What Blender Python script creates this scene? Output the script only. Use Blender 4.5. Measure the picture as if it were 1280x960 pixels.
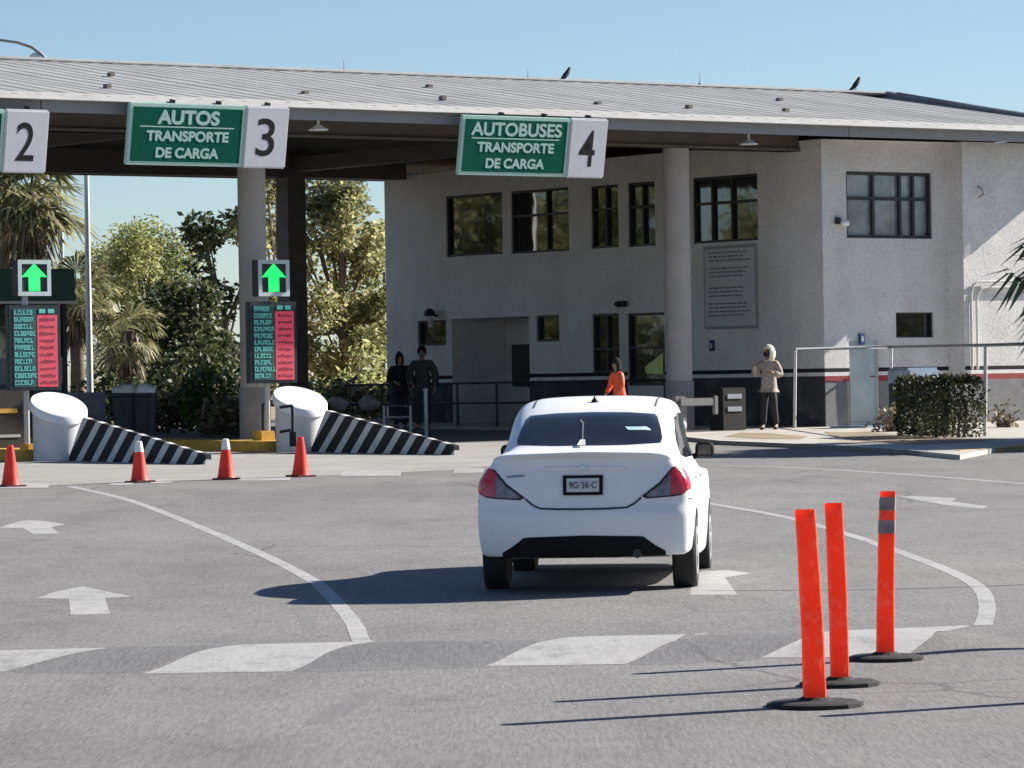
import bpy, bmesh, math, random
from mathutils import Vector, Matrix, geometry, noise
from mathutils.bvhtree import BVHTree
random.seed(7)
for o in list(bpy.data.objects): bpy.data.objects.remove(o)
S = bpy.context.scene
COL = S.collection
R = math.radians
# ------------------------------------------------------------------ camera
FPX, CU, CV, HOR, ROLL, CAMZ = 5040.0, 640.0, 480.0, 478.0, math.atan(.0163), 2.0
pitch = -math.atan((CV - HOR) / FPX)
cF = Vector((0, math.cos(pitch), math.sin(pitch)))
U0 = Vector((0, -math.sin(pitch), math.cos(pitch)))
X0 = Vector((1, 0, 0))
cR = X0 * math.cos(ROLL) - U0 * math.sin(ROLL)
cU = X0 * math.sin(ROLL) + U0 * math.cos(ROLL)
cam_d = bpy.data.cameras.new('camera'); cam = bpy.data.objects.new('camera', cam_d); COL.objects.link(cam)
cam_d.sensor_width = 36; cam_d.lens = 36 * FPX / 1280; cam_d.clip_end = 6000; cam_d.clip_start = .5
M = Matrix(((cR.x, cU.x, -cF.x, 0), (cR.y, cU.y, -cF.y, 0), (cR.z, cU.z, -cF.z, CAMZ), (0, 0, 0, 1)))
cam.matrix_world = M
S.camera = cam
# ------------------------------------------------------------------ sky, sun, exposure
SUN_AZ, SUN_EL = 64.5, 31.0          # azimuth measured from the view axis to the right
W = bpy.data.worlds.new('World'); S.world = W; W.use_nodes = True
nt = W.node_tree; bg = nt.nodes['Background']
sky = nt.nodes.new('ShaderNodeTexSky'); sky.sky_type = 'NISHITA'; sky.sun_disc = False
sky.sun_elevation = R(SUN_EL); sky.sun_rotation = R(SUN_AZ)
sky.air_density = .82; sky.dust_density = 0.2; sky.ozone_density = 3.6
nt.links.new(sky.outputs[0], bg.inputs[0]); bg.inputs[1].default_value = .057
sl = bpy.data.lights.new('sun', 'SUN'); so = bpy.data.objects.new('sun', sl); COL.objects.link(so)
sl.energy = 5.0; sl.angle = R(.5); sl.color = (1, .95, .87)
sd = Vector((math.sin(R(SUN_AZ)) * math.cos(R(SUN_EL)), math.cos(R(SUN_AZ)) * math.cos(R(SUN_EL)), math.sin(R(SUN_EL))))
so.rotation_euler = sd.to_track_quat('Z', 'Y').to_euler()
so.location = (40, 20, 60)
S.view_settings.view_transform = 'Standard'; S.view_settings.look = 'None'
S.view_settings.exposure = 1.05; S.view_settings.gamma = 1; S.view_settings.use_curve_mapping = False
S.render.resolution_x = 1024; S.render.resolution_y = 768
S.render.engine = 'CYCLES'

# ------------------------------------------------------------------ measuring helpers
SL = .0105
SWK = .075
def gz(x, y): return SL * max(-20.0, min(104.0, y))
def ray(u, v):
    d = cR * (u - CU) - cU * (v - CV) + cF * FPX
    return d / d.y
def P(u, v, D): r = ray(u, v); return Vector((r.x * D, D, CAMZ + r.z * D))
def G(u, v, h=0.0):
    r = ray(u, v); D = (CAMZ - h) / (SL - r.z); return Vector((r.x * D, D, SL * D + h))
TH = math.atan2(.596, .803); CT, ST = math.cos(TH), math.sin(TH)
CXY = P(1032, 529, 84.6); BZ = 1.0
def b2w(x, y, z=0.0): return Vector((CXY.x + x * CT - y * ST, CXY.y + x * ST + y * CT, z + BZ))
def w2b(p):
    dx, dy = p.x - CXY.x, p.y - CXY.y
    return Vector((dx * CT + dy * ST, -dx * ST + dy * CT, p.z - BZ))
def wp(u, v, x0=0.0):                      # pixel -> (y, z) on the plane local x = x0
    r = ray(u, v); D = (x0 + CXY.x * CT + CXY.y * ST) / (r.x * CT + ST)
    q = w2b(Vector((r.x * D, D, CAMZ + r.z * D))); return q.y, q.z
def fp(u, v, y0=0.0):                      # pixel -> (x, z) on the plane local y = y0
    r = ray(u, v); D = (y0 - CXY.x * ST + CXY.y * CT) / (-r.x * ST + CT)
    q = w2b(Vector((r.x * D, D, CAMZ + r.z * D))); return q.x, q.z

# ------------------------------------------------------------------ materials
MATS = {}
def nodes_of(name):
    m = bpy.data.materials.new(name); m.use_nodes = True
    n = m.node_tree.nodes; l = m.node_tree.links
    return m, n, l, n['Principled BSDF']
def noise_node(n, l, scale, detail=5, rough=.6, vec=None, stretch=None):
    tc = n.new('ShaderNodeTexCoord')
    t = n.new('ShaderNodeTexNoise'); t.inputs['Scale'].default_value = scale; t.inputs['Detail'].default_value = detail
    t.inputs['Roughness'].default_value = rough
    src = tc.outputs['Object']
    if stretch:
        mp = n.new('ShaderNodeMapping'); mp.inputs['Scale'].default_value = stretch
        l.new(src, mp.inputs['Vector']); src = mp.outputs[0]
    l.new(src, t.inputs['Vector'])
    return t
def ramp(n, l, src, stops):
    r = n.new('ShaderNodeValToRGB'); e = r.color_ramp.elements
    while len(e) < len(stops): e.new(.5)
    for i, (p, c) in enumerate(stops):
        e[i].position = p; e[i].color = tuple(c[:3]) + (1,) if not isinstance(c, float) else (c, c, c, 1)
    l.new(src, r.inputs[0]); return r
def mixc(n, l, a, b, fac, mode='MIX'):
    m = n.new('ShaderNodeMix'); m.data_type = 'RGBA'; m.blend_type = mode
    for k, s in (('A', a), ('B', b)):
        i = [q for q in m.inputs if q.name == k and q.type == 'RGBA'][0]
        if hasattr(s, 'links') or hasattr(s, 'is_output'): l.new(s, i)
        else: i.default_value = tuple(s[:3]) + (1,)
    f = m.inputs[0]
    if hasattr(fac, 'is_output'): l.new(fac, f)
    else: f.default_value = fac
    return [q for q in m.outputs if q.type == 'RGBA'][0]
def mat(name, c, rough=.6, metal=0.0, var=.15, vscale=4.0, bump=0.0, bscale=60.0, emit=None, coat=0.0, stretch=None, dirt=None):
    if name in MATS: return MATS[name]
    m, n, l, b = nodes_of(name)
    t = noise_node(n, l, vscale, stretch=stretch)
    lo = [max(0, x * (1 - var)) for x in c]; hi = [min(1, x * (1 + var)) for x in c]
    rp = ramp(n, l, t.outputs['Fac'], [(.3, lo), (.7, hi)])
    out = rp.outputs[0]
    if dirt:
        t2 = noise_node(n, l, dirt[0], 8, .7, stretch=dirt[3] if len(dirt) > 3 else None)
        r2 = ramp(n, l, t2.outputs['Fac'], [(.5, 0.0), (.72, 1.0)])
        mf = n.new('ShaderNodeMath'); mf.operation = 'MULTIPLY'; mf.inputs[1].default_value = dirt[2]
        l.new(r2.outputs[0], mf.inputs[0]); out = mixc(n, l, out, dirt[1], mf.outputs[0])
    l.new(out, b.inputs['Base Color'])
    b.inputs['Roughness'].default_value = rough; b.inputs['Metallic'].default_value = metal
    if coat: b.inputs['Coat Weight'].default_value = coat; b.inputs['Coat Roughness'].default_value = .04
    if bump:
        t3 = noise_node(n, l, bscale, 6, .65); bp = n.new('ShaderNodeBump'); bp.inputs['Strength'].default_value = bump
        bp.inputs['Distance'].default_value = .02; l.new(t3.outputs['Fac'], bp.inputs['Height']); l.new(bp.outputs[0], b.inputs['Normal'])
    if emit:
        b.inputs['Emission Color'].default_value = tuple(emit[:3]) + (1,); b.inputs['Emission Strength'].default_value = emit[3]
    MATS[name] = m; return m
def asphalt_mat(name='asphalt', base=(.170, .161, .154)):
    m, n, l, b = nodes_of(name)
    big = noise_node(n, l, .16, 6, .6); mid = noise_node(n, l, 1.3, 6, .65, stretch=(1, .35, 1)); fine = noise_node(n, l, 42, 3, .75, stretch=(1, .10, 1))
    r1 = ramp(n, l, big.outputs['Fac'], [(.3, [x * .84 for x in base]), (.7, [x * 1.12 for x in base])])
    r2 = ramp(n, l, mid.outputs['Fac'], [(.3, .80), (.5, 1.0), (.72, 1.12)])
    c = mixc(n, l, r1.outputs[0], r2.outputs[0], 1.0, 'MULTIPLY')
    r3 = ramp(n, l, fine.outputs['Fac'], [(.3, .66), (.7, 1.32)])
    c = mixc(n, l, c, r3.outputs[0], .8, 'MULTIPLY')
    # cracks: thin warped cell borders, present only in places
    tc = n.new('ShaderNodeTexCoord'); vo = n.new('ShaderNodeTexVoronoi'); vo.feature = 'DISTANCE_TO_EDGE'; vo.inputs['Scale'].default_value = .22
    wv = noise_node(n, l, 1.1, 4, .6); wm = mixc(n, l, tc.outputs['Object'], wv.outputs['Color'], .16, 'LINEAR_LIGHT')
    l.new(wm, vo.inputs['Vector'])
    rc = ramp(n, l, vo.outputs['Distance'], [(0, 1.0), (.007, 0.0)])
    msk = noise_node(n, l, .12, 3, .5); rm = ramp(n, l, msk.outputs['Fac'], [(.47, 0.0), (.57, .8)])
    mf = n.new('ShaderNodeMath'); mf.operation = 'MULTIPLY'; l.new(rc.outputs[0], mf.inputs[0]); l.new(rm.outputs[0], mf.inputs[1])
    c = mixc(n, l, c, (.05, .048, .046), mf.outputs[0])
    # oil and tyre stains
    st = noise_node(n, l, .7, 8, .75); rs = ramp(n, l, st.outputs['Fac'], [(.60, 0.0), (.74, .5)])
    c = mixc(n, l, c, (.07, .067, .065), rs.outputs[0])
    l.new(c, b.inputs['Base Color']); b.inputs['Roughness'].default_value = .85
    bp = n.new('ShaderNodeBump'); bp.inputs['Strength'].default_value = .35; bp.inputs['Distance'].default_value = .01
    l.new(fine.outputs['Fac'], bp.inputs['Height']); l.new(bp.outputs[0], b.inputs['Normal'])
    MATS[name] = m; return m
def paint_mat(name, c, under, wear=.5, scale=3.0):
    m, n, l, b = nodes_of(name)
    a = noise_node(n, l, scale, 9, .72); f = noise_node(n, l, 40, 4, .7)
    am = n.new('ShaderNodeMath'); am.operation = 'MULTIPLY_ADD'; am.inputs[1].default_value = .35; l.new(f.outputs['Fac'], am.inputs[0]); l.new(a.outputs['Fac'], am.inputs[2])
    r = ramp(n, l, am.outputs[0], [(.62 + .2 * (1 - wear), 0.0), (.82 + .2 * (1 - wear), 1.0)])
    v = noise_node(n, l, .8, 4); rv = ramp(n, l, v.outputs['Fac'], [(.3, [x * .88 for x in c]), (.7, [min(1, x * 1.06) for x in c])])
    g = noise_node(n, l, 42, 3, .75, stretch=(1, .10, 1)); rg = ramp(n, l, g.outputs['Fac'], [(.3, .78), (.7, 1.0)])
    l.new(mixc(n, l, mixc(n, l, rv.outputs[0], under, r.outputs[0]), rg.outputs[0], 1.0, 'MULTIPLY'), b.inputs['Base Color']); b.inputs['Roughness'].default_value = .7
    MATS[name] = m; return m
def leaf_mat(name, cols, trans=.35, scale=1.2):
    m, n, l, b = nodes_of(name)
    geo = n.new('ShaderNodeNewGeometry'); tc = n.new('ShaderNodeTexCoord')
    t = n.new('ShaderNodeTexNoise'); t.inputs['Scale'].default_value = scale; t.inputs['Detail'].default_value = 2
    l.new(tc.outputs['Object'], t.inputs['Vector'])
    ad = n.new('ShaderNodeMath'); ad.operation = 'MULTIPLY_ADD'; ad.inputs[1].default_value = .45; l.new(geo.outputs['Random Per Island'], ad.inputs[0]); l.new(t.outputs['Fac'], ad.inputs[2])
    r = ramp(n, l, ad.outputs[0], [(.4, cols[0]), (.7, cols[1]), (.98, cols[2])])
    l.new(r.outputs[0], b.inputs['Base Color']); b.inputs['Roughness'].default_value = .55
    tr = n.new('ShaderNodeBsdfTranslucent'); l.new(r.outputs[0], tr.inputs['Color'])
    mx = n.new('ShaderNodeMixShader'); mx.inputs[0].default_value = trans
    l.new(b.outputs[0], mx.inputs[1]); l.new(tr.outputs[0], mx.inputs[2]); l.new(mx.outputs[0], n['Material Output'].inputs['Surface'])
    MATS[name] = m; return m

# ------------------------------------------------------------------ object helpers
def tag(o, label=None, cat=None, group=None, kind=None):
    if label: o['label'] = label
    if cat: o['category'] = cat
    if group: o['group'] = group
    if kind: o['kind'] = kind
    return o
def empty(name, loc=(0, 0, 0), rz=0.0, label=None, cat=None, group=None):
    o = bpy.data.objects.new(name, None); COL.objects.link(o); o.location = loc; o.rotation_euler = (0, 0, rz)
    o.empty_display_size = .2
    return tag(o, label, cat, group)
def link_mesh(name, me, m, parent=None, smooth=False, loc=None):
    o = bpy.data.objects.new(name, me); COL.objects.link(o)
    if m is not None and not me.materials: me.materials.append(m)
    if parent is not None: o.parent = parent
    if loc is not None: o.location = loc
    if smooth:
        for p in me.polygons: p.use_smooth = True
    return o
class MB:
    def __init__(s): s.v = []; s.f = []; s.mi = []; s.cur = 0
    def add(s, vs, fs):
        k = len(s.v); s.v += [tuple(p) for p in vs]; s.f += [tuple(i + k for i in f) for f in fs]; s.mi += [s.cur] * len(fs); return s
    def hexa(s, p):       # 8 points: bottom ring 0-3 ccw, top ring 4-7
        return s.add(p, [(3, 2, 1, 0), (4, 5, 6, 7), (0, 1, 5, 4), (1, 2, 6, 5), (2, 3, 7, 6), (3, 0, 4, 7)])
    def box(s, x0, x1, y0, y1, z0, z1):
        x0, x1 = min(x0, x1), max(x0, x1); y0, y1 = min(y0, y1), max(y0, y1); z0, z1 = min(z0, z1), max(z0, z1)
        return s.hexa([(x0, y0, z0), (x1, y0, z0), (x1, y1, z0), (x0, y1, z0), (x0, y0, z1), (x1, y0, z1), (x1, y1, z1), (x0, y1, z1)])
    def tube(s, pts, rad, n=10, caps=True):
        pts = [Vector(p) for p in pts]; rs = rad if isinstance(rad, (list, tuple)) else [rad] * len(pts)
        rings = []; ref = None
        for i, p in enumerate(pts):
            t = (pts[min(i + 1, len(pts) - 1)] - pts[max(i - 1, 0)]).normalized()
            if ref is None: ref = Vector((0, 0, 1)) if abs(t.z) < .9 else Vector((1, 0, 0))
            a = t.cross(ref).normalized(); b = t.cross(a).normalized(); ref = b.cross(t) if False else ref
            rings.append([p + (a * math.cos(2 * math.pi * k / n) + b * math.sin(2 * math.pi * k / n)) * rs[i] for k in range(n)])
        vs = [q for r in rings for q in r]; fs = []
        for i in range(len(pts) - 1):
            for k in range(n):
                fs.append((i * n + k, i * n + (k + 1) % n, (i + 1) * n + (k + 1) % n, (i + 1) * n + k))
        if caps: fs.append(tuple(range(n - 1, -1, -1))); fs.append(tuple(range((len(pts) - 1) * n, len(pts) * n)))
        return s.add(vs, fs)
    def lathe(s, prof, n=24, c=(0, 0, 0), axis='z', sx=1.0, sy=1.0):
        vs = []; fs = []
        for (r, h) in prof:
            for k in range(n):
                a = 2 * math.pi * k / n; x, y = r * math.cos(a) * sx, r * math.sin(a) * sy
                q = (x, y, h) if axis == 'z' else ((h, x, y) if axis == 'x' else (y, h, x))
                vs.append((q[0] + c[0], q[1] + c[1], q[2] + c[2]))
        for i in range(len(prof) - 1):
            for k in range(n): fs.append((i * n + k, i * n + (k + 1) % n, (i + 1) * n + (k + 1) % n, (i + 1) * n + k))
        fs.append(tuple(range(n - 1, -1, -1))); fs.append(tuple(range((len(prof) - 1) * n, len(prof) * n)))
        return s.add(vs, fs)
    def build(s, name, m, parent=None, smooth=False, bevel=0.0, mats=None, loc=None):
        me = bpy.data.meshes.new(name); me.from_pydata(s.v, [], s.f)
        for mm in (mats or [m]): me.materials.append(mm)
        if mats:
            for p, i in zip(me.polygons, s.mi): p.material_index = i
        bm = bmesh.new(); bm.from_mesh(me); bmesh.ops.recalc_face_normals(bm, faces=bm.faces)
        if bevel: bmesh.ops.bevel(bm, geom=list(bm.edges), offset=bevel, segments=2, affect='EDGES', clamp_overlap=True)
        bm.to_mesh(me); bm.free()
        o = link_mesh(name, me, None, parent, False, loc)
        if smooth:
            me.polygons.foreach_set('use_smooth', [True] * len(me.polygons))
            try: me.set_sharp_from_angle(angle=R(40))
            except Exception: pass
        return o
def copy_tree(o, parent=None):
    c = o.copy(); COL.objects.link(c)
    if parent is not None: c.parent = parent
    for ch in [q for q in bpy.data.objects if q.parent == o]: copy_tree(ch, c)
    return c
def fill2d(poly, spacing):
    """triangulate a 2-D polygon with interior points"""
    pts = []
    n = len(poly)
    for i in range(n):
        a = Vector(poly[i]); b = Vector(poly[(i + 1) % n]); k = max(1, int((b - a).length / spacing))
        for j in range(k): pts.append(a.lerp(b, j / k))
    nb = len(pts); edges = [(i, (i + 1) % nb) for i in range(nb)]
    xs = [p.x for p in pts]; ys = [p.y for p in pts]
    def inside(x, y):
        c = False
        for i in range(nb):
            p, q = pts[i], pts[i - 1]
            if (p.y > y) != (q.y > y) and x < (q.x - p.x) * (y - p.y) / (q.y - p.y) + p.x: c = not c
        return c
    inner = []
    y = min(ys) + spacing * .5
    while y < max(ys):
        x = min(xs) + spacing * .5
        while x < max(xs):
            if inside(x, y) and min((Vector((x, y)) - p).length for p in pts) > spacing * .45: inner.append(Vector((x, y)))
            x += spacing
        y += spacing
    v, e, f, *_ = geometry.delaunay_2d_cdt(pts + inner, edges, [], 1, 1e-6)
    return v, f
def text_mesh(txt, size, extrude=.004, offset=0.0, align='CENTER', sx=1.0):
    cu = bpy.data.curves.new('txt', 'FONT'); cu.body = txt; cu.size = size; cu.extrude = extrude; cu.offset = offset
    cu.align_x = align; cu.align_y = 'CENTER'
    o = bpy.data.objects.new('txt', cu); COL.objects.link(o)
    dg = bpy.context.evaluated_depsgraph_get(); me = bpy.data.meshes.new_from_object(o.evaluated_get(dg))
    bpy.data.objects.remove(o); bpy.data.curves.remove(cu)
    me.transform(Matrix.Diagonal((sx, 1, 1, 1)))
    me.materials.clear()
    return me
def text(name, txt, size, m, parent, loc, rot=(R(90), 0, 0), offset=0.0, sx=1.0, extrude=.004):
    me = text_mesh(txt, size, extrude, offset, sx=sx); o = link_mesh(name, me, m, parent); o.location = loc; o.rotation_euler = rot; return o
def skin_mesh(verts, edges, root=0, sub=2):
    me = bpy.data.meshes.new('skin'); me.from_pydata([v[0] for v in verts], edges, [])
    o = bpy.data.objects.new('skin', me); COL.objects.link(o)
    md = o.modifiers.new('s', 'SKIN'); md.use_smooth_shade = True; md.branch_smoothing = .5
    for i, v in enumerate(verts):
        r = v[1]; sv = me.skin_vertices[0].data[i]; sv.radius = r if isinstance(r, (tuple, list)) else (r, r); sv.use_root = (i == root)
    o.modifiers.new('b', 'SUBSURF').levels = sub
    dg = bpy.context.evaluated_depsgraph_get(); out = bpy.data.meshes.new_from_object(o.evaluated_get(dg))
    bpy.data.objects.remove(o); bpy.data.meshes.remove(me)
    out.materials.clear()
    for p in out.polygons: p.use_smooth = True
    return out
# ------------------------------------------------------------------ materials used
ASPH = asphalt_mat()
CONC = mat('concrete_slab', (.30, .288, .265), .85, var=.12, vscale=.8, bump=.2, bscale=30, dirt=(1.2, (.2, .19, .17), .5))
SIDE = mat('sidewalk_concrete', (.42, .40, .36), .85, var=.12, vscale=1.0, bump=.2, bscale=30, dirt=(.9, (.30, .22, .12), .8))
DIRT = mat('dry_earth', (.26, .20, .13), .95, var=.25, vscale=.6, bump=.4, bscale=12)
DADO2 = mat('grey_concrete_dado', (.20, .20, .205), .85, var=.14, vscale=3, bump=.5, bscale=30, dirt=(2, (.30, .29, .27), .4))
WPAINT = paint_mat('white_road_paint', (.41, .40, .385), (.21, .20, .19), .62)
WORN = paint_mat('worn_road_paint', (.21, .20, .19), (.176, .165, .155), 1.15)
GREYP = asphalt_mat('older_asphalt', (.138, .134, .134))
STUCCO = mat('white_stucco', (.68, .66, .645), .9, var=.08, vscale=1.2, bump=.5, bscale=30, dirt=(.7, (.44, .39, .34), .4, (1, 1, .35)))
def mottle(m, sc, amt):
    n, l = m.node_tree.nodes, m.node_tree.links; b = n['Principled BSDF']; src = b.inputs['Base Color'].links[0].from_socket
    t = noise_node(n, l, sc, 4, .75); r = ramp(n, l, t.outputs['Fac'], [(.32, 1 - amt), (.68, 1 + amt)]); r.color_ramp.elements[1].color = (1 + amt,) * 3 + (1,)
    l.new(mixc(n, l, src, r.outputs[0], 1.0, 'MULTIPLY'), b.inputs['Base Color'])
mottle(STUCCO, 15, .16)
COLMAT = mat('column_stucco', (.42, .40, .385), .9, var=.08, vscale=2, bump=.6, bscale=40, dirt=(1.2, (.35, .33, .31), .4, (1, 1, .3)))
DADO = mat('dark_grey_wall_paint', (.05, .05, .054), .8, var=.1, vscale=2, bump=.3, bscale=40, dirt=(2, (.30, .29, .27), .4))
STRB = mat('black_stripe_paint', (.014, .014, .017), .95)
STRW = mat('white_stripe_paint', (.72, .70, .68), .7)
STRR = mat('red_stripe_paint', (.30, .04, .045), .8)
FRAME = mat('black_window_frame', (.018, .018, .02), .4)
ROOFM = mat('weathered_roof_sheet', (.285, .29, .285), .75, var=.12, vscale=.7, dirt=(1.5, (.17, .165, .155), .55, (1, .2, 1)))
FASC = mat('grey_blue_fascia', (.26, .275, .30), .6, var=.05, vscale=1.5)
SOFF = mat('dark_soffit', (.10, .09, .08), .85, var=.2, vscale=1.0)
BEAM = mat('brown_steel_beam', (.115, .10, .09), .6, var=.15, vscale=2)
BLACK = mat('black_rubber', (.018, .018, .018), .75)
DKMET = mat('dark_metal', (.03, .03, .034), .45, metal=.3)
GALV = mat('galvanised_steel', (.45, .46, .47), .45, metal=.6, var=.1)
WHITE = mat('white_enamel', (.80, .80, .79), .45, var=.04)
GREEN = mat('sign_green', (.003, .10, .062), .85, var=.08, vscale=3)
GREEN.node_tree.nodes['Principled BSDF'].inputs['Specular IOR Level'].default_value = .1
MINT = mat('sign_mint_reflective', (.42, .62, .55), .5, var=.12, vscale=20)
PANEL = mat('sign_white_panel', (.66, .655, .70), .5, var=.04)
YEL = mat('yellow_kerb_paint', (.55, .33, .05), .75, var=.2, vscale=5, dirt=(4, (.2, .17, .12), .6))
ORANGE = mat('orange_plastic', (.80, .075, .02), .45, var=.08, vscale=6)
def pane_mat(name, c, rough=.03):
    if name in MATS: return MATS[name]
    m, n, l, b = nodes_of(name)
    t = noise_node(n, l, 2.2, 5, .6); rp = ramp(n, l, t.outputs['Fac'], [(.35, [x * .5 for x in c]), (.65, c)])
    l.new(rp.outputs[0], b.inputs['Base Color']); b.inputs['Roughness'].default_value = rough
    b.inputs['Specular IOR Level'].default_value = 1.0; b.inputs['IOR'].default_value = 1.6
    t2 = noise_node(n, l, 1.2, 2, .5); bp = n.new('ShaderNodeBump'); bp.inputs['Strength'].default_value = .06; bp.inputs['Distance'].default_value = .05
    l.new(t2.outputs['Fac'], bp.inputs['Height']); l.new(bp.outputs[0], b.inputs['Normal'])
    MATS[name] = m; return m
PANE = pane_mat('dark_window_glass', (.03, .032, .034))
PANEL_L = pane_mat('pale_curtained_glass', (.30, .34, .37), .15)

# ------------------------------------------------------------------ ground
def hump_params():
    a = G(0, 826); b = G(1236, 802)
    d = (b - a); d.z = 0; L = d.length; d.normalize(); n = Vector((-d.y, d.x, 0))
    return a, d, n, L
HA, HD, HN, HL = hump_params()
def hump(x, y):
    p = Vector((x - HA.x, y - HA.y, 0)); s = p.dot(HD); t = p.dot(HN)
    if abs(t) > 1.25: return 0.0
    e = max(0.0, min(1.0, (HL + .25 - s) / .7)); e = e * e * (3 - 2 * e)
    return .07 * (math.cos(math.pi * t / 1.25) * .5 + .5) * e
def Hs(x, y): return gz(x, y) + hump(x, y)
def GS(u, v):                                # pixel -> point on the road including the hump
    r = ray(u, v); D0 = (CAMZ) / (SL - r.z)
    D = D0 - 9
    if D0 > 36 or D0 < 18: return G(u, v)
    D = max(12, D0 - 9)
    while D < D0 + .5:
        if CAMZ + r.z * D <= Hs(r.x * D, D): break
        D += .02
    return Vector((r.x * D, D, Hs(r.x * D, D)))
def sheet(name, pts, m, spacing, lift, parent=None, H=Hs):
    v, f = fill2d([(p.x, p.y) for p in pts], spacing)
    me = bpy.data.meshes.new(name); me.from_pydata([(p.x, p.y, H(p.x, p.y) + lift) for p in v], [], [tuple(q) for q in f])
    bm = bmesh.new(); bm.from_mesh(me); bmesh.ops.recalc_face_normals(bm, faces=bm.faces)
    if bm.faces and sum(q.normal.z for q in bm.faces) < 0: bmesh.ops.reverse_faces(bm, faces=bm.faces)
    bm.to_mesh(me); bm.free()
    return link_mesh(name, me, m, parent)
# wide earth sheet to the horizon
mb = MB()
ys = [-400, -20, 104, 300, 1200, 4000]; xs = [-4000, -300, 0, 300, 4000]
vs = [(x, y, gz(x, y) - .03) for y in ys for x in xs]
fs = [(j * 5 + i, j * 5 + i + 1, (j + 1) * 5 + i + 1, (j + 1) * 5 + i) for j in range(len(ys) - 1) for i in range(4)]
mb.add(vs, fs); tag(mb.build('ground', DIRT), kind='structure')
# asphalt road sheet (fine mesh around the hump)
mb = MB()
def frange(a, b, s):
    out = []; x = a
    while x < b - 1e-6: out.append(x); x += s
    return out + [b]
xs = [-70, -40, -20] + frange(-8, 8, .2) + [12, 20, 40, 70]
ys = [-20, 0, 12, 20] + frange(22.5, 30, .06) + [34, 40, 60, 80, 104]
vs = [(x, y, Hs(x, y)) for y in ys for x in xs]; nx = len(xs)
mb.add(vs, [(j * nx + i, j * nx + i + 1, (j + 1) * nx + i + 1, (j + 1) * nx + i) for j in range(len(ys) - 1) for i in range(nx - 1)])
road = tag(mb.build('road', ASPH, smooth=True), kind='structure')
# concrete apron of the gate, cut at the canopy shadow to keep ground beneath darker
ap = [G(-60, 610), G(90, 606), G(300, 599), G(560, 588), G(640, 580), G(760, 571), G(880, 566)]
ap += [b2w(-3.6, -.4), b2w(-40, -.6), b2w(-44, -8)]
tag(sheet('gate_apron', ap, CONC, 3.0, .0022, H=gz), kind='structure')
def ribbon(name, px, w, m, lift=.0016, parent=None, taper=None):
    """px: pixel centre line; w: metres"""
    c = [GS(*p) for p in px]
    # smooth (Catmull-Rom)
    out = []
    for i in range(len(c) - 1):
        p0, p1, p2, p3 = c[max(i - 1, 0)], c[i], c[i + 1], c[min(i + 2, len(c) - 1)]
        for k in range(8):
            t = k / 8
            out.append(.5 * ((2 * p1) + (p2 - p0) * t + (2 * p0 - 5 * p1 + 4 * p2 - p3) * t * t + (3 * p1 - p0 - 3 * p2 + p3) * t ** 3))
    out.append(c[-1]); vs = []; n = len(out)
    for i, p in enumerate(out):
        t = out[min(i + 1, n - 1)] - out[max(i - 1, 0)]; t.z = 0; t.normalize(); s = Vector((-t.y, t.x, 0))
        ww = w if not taper else w * (taper[0] + (taper[1] - taper[0]) * i / (n - 1))
        for k in (-.5, .5):
            q = p + s * ww * k * (1 + .05 * math.sin(i * 2.3 + k)); vs.append((q.x, q.y, Hs(q.x, q.y) + lift))
    me = bpy.data.meshes.new(name); me.from_pydata(vs, [], [(2 * i, 2 * i + 2, 2 * i + 3, 2 * i + 1) for i in range(n - 1)])
    o = link_mesh(name, me, m, parent)
    bm = bmesh.new(); bm.from_mesh(me); bmesh.ops.recalc_face_normals(bm, faces=bm.faces)
    if sum(q.normal.z for q in bm.faces) < 0: bmesh.ops.reverse_faces(bm, faces=bm.faces)
    bm.to_mesh(me); bm.free(); return o
ribbon('lane_line', [(455, 803), (441, 778), (408, 740), (388, 724), (330, 694), (240, 655), (160, 625), (88, 608)], .125, WPAINT, parent=road)
ribbon('lane_line', [(1229, 782), (1234, 758), (1224, 735), (1190, 715), (1130, 692), (1060, 668), (980, 646), (890, 630), (820, 617)], .125, WPAINT, parent=road)
ribbon('lane_line', [(905, 582), (1000, 585), (1130, 593), (1285, 605)], .14, WPAINT, parent=road)
ribbon('lane_line', [(388, 788), (380, 770), (372, 752)], .1, WORN, .0006, parent=road)
ribbon('lane_line', [(395, 905), (430, 885), (470, 862)], .16, WORN, .0006, parent=road)
for u0, u1, v0, v1, sk in ((-20, 60, 604, 610.5, 6), (136, 166, 600.8, 606.8, 5), (187, 214, 598.5, 604.5, 5), (296, 362, 594.5, 601, 7), (425, 501, 588.3, 595.5, 3), (566, 604, 585.5, 591.5, 3)):
    sheet('dashed_line', [G(u0 + sk, v0 + .6), G((u0 + u1) / 2, v0 + .1), G(u1 + sk * .4, v0), G(u1, v1 - .6), G((u0 + u1) / 2, v1), G(u0, v1)], WPAINT, .4, .0042, road, gz)
for u0, u1, v0, v1 in ((30, 114, 577, 582.5), (238, 318, 564.5, 573), (556, 640, 553, 557)):
    sheet('painted_band', [G(u0 + 14, v0 + 1), G(u1, v0), G(u1 - 16, v1), G(u0, v1)], WPAINT, .6, .0042, road, gz)
def arrow(px):
    return sheet('arrow_marking', [GS(*p) for p in px], WPAINT, .3, .0016, road)
arrow([(88, 769), (86, 749), (46, 748), (70, 740), (103, 733), (135, 740), (165, 746), (131, 748), (138, 768)])
arrow([(42, 668), (28, 660), (-6, 661), (20, 653), (36, 650), (60, 652), (83, 655.5), (64, 659), (74, 667)])
arrow([(862, 744), (866, 722), (846, 722), (880, 714), (910, 713), (941, 717), (906, 722), (922, 744)])
arrow([(1122, 620), (1150, 620.5), (1196, 623), (1190, 627), (1236, 633), (1228, 636), (1185, 632), (1150, 626)])
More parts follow.
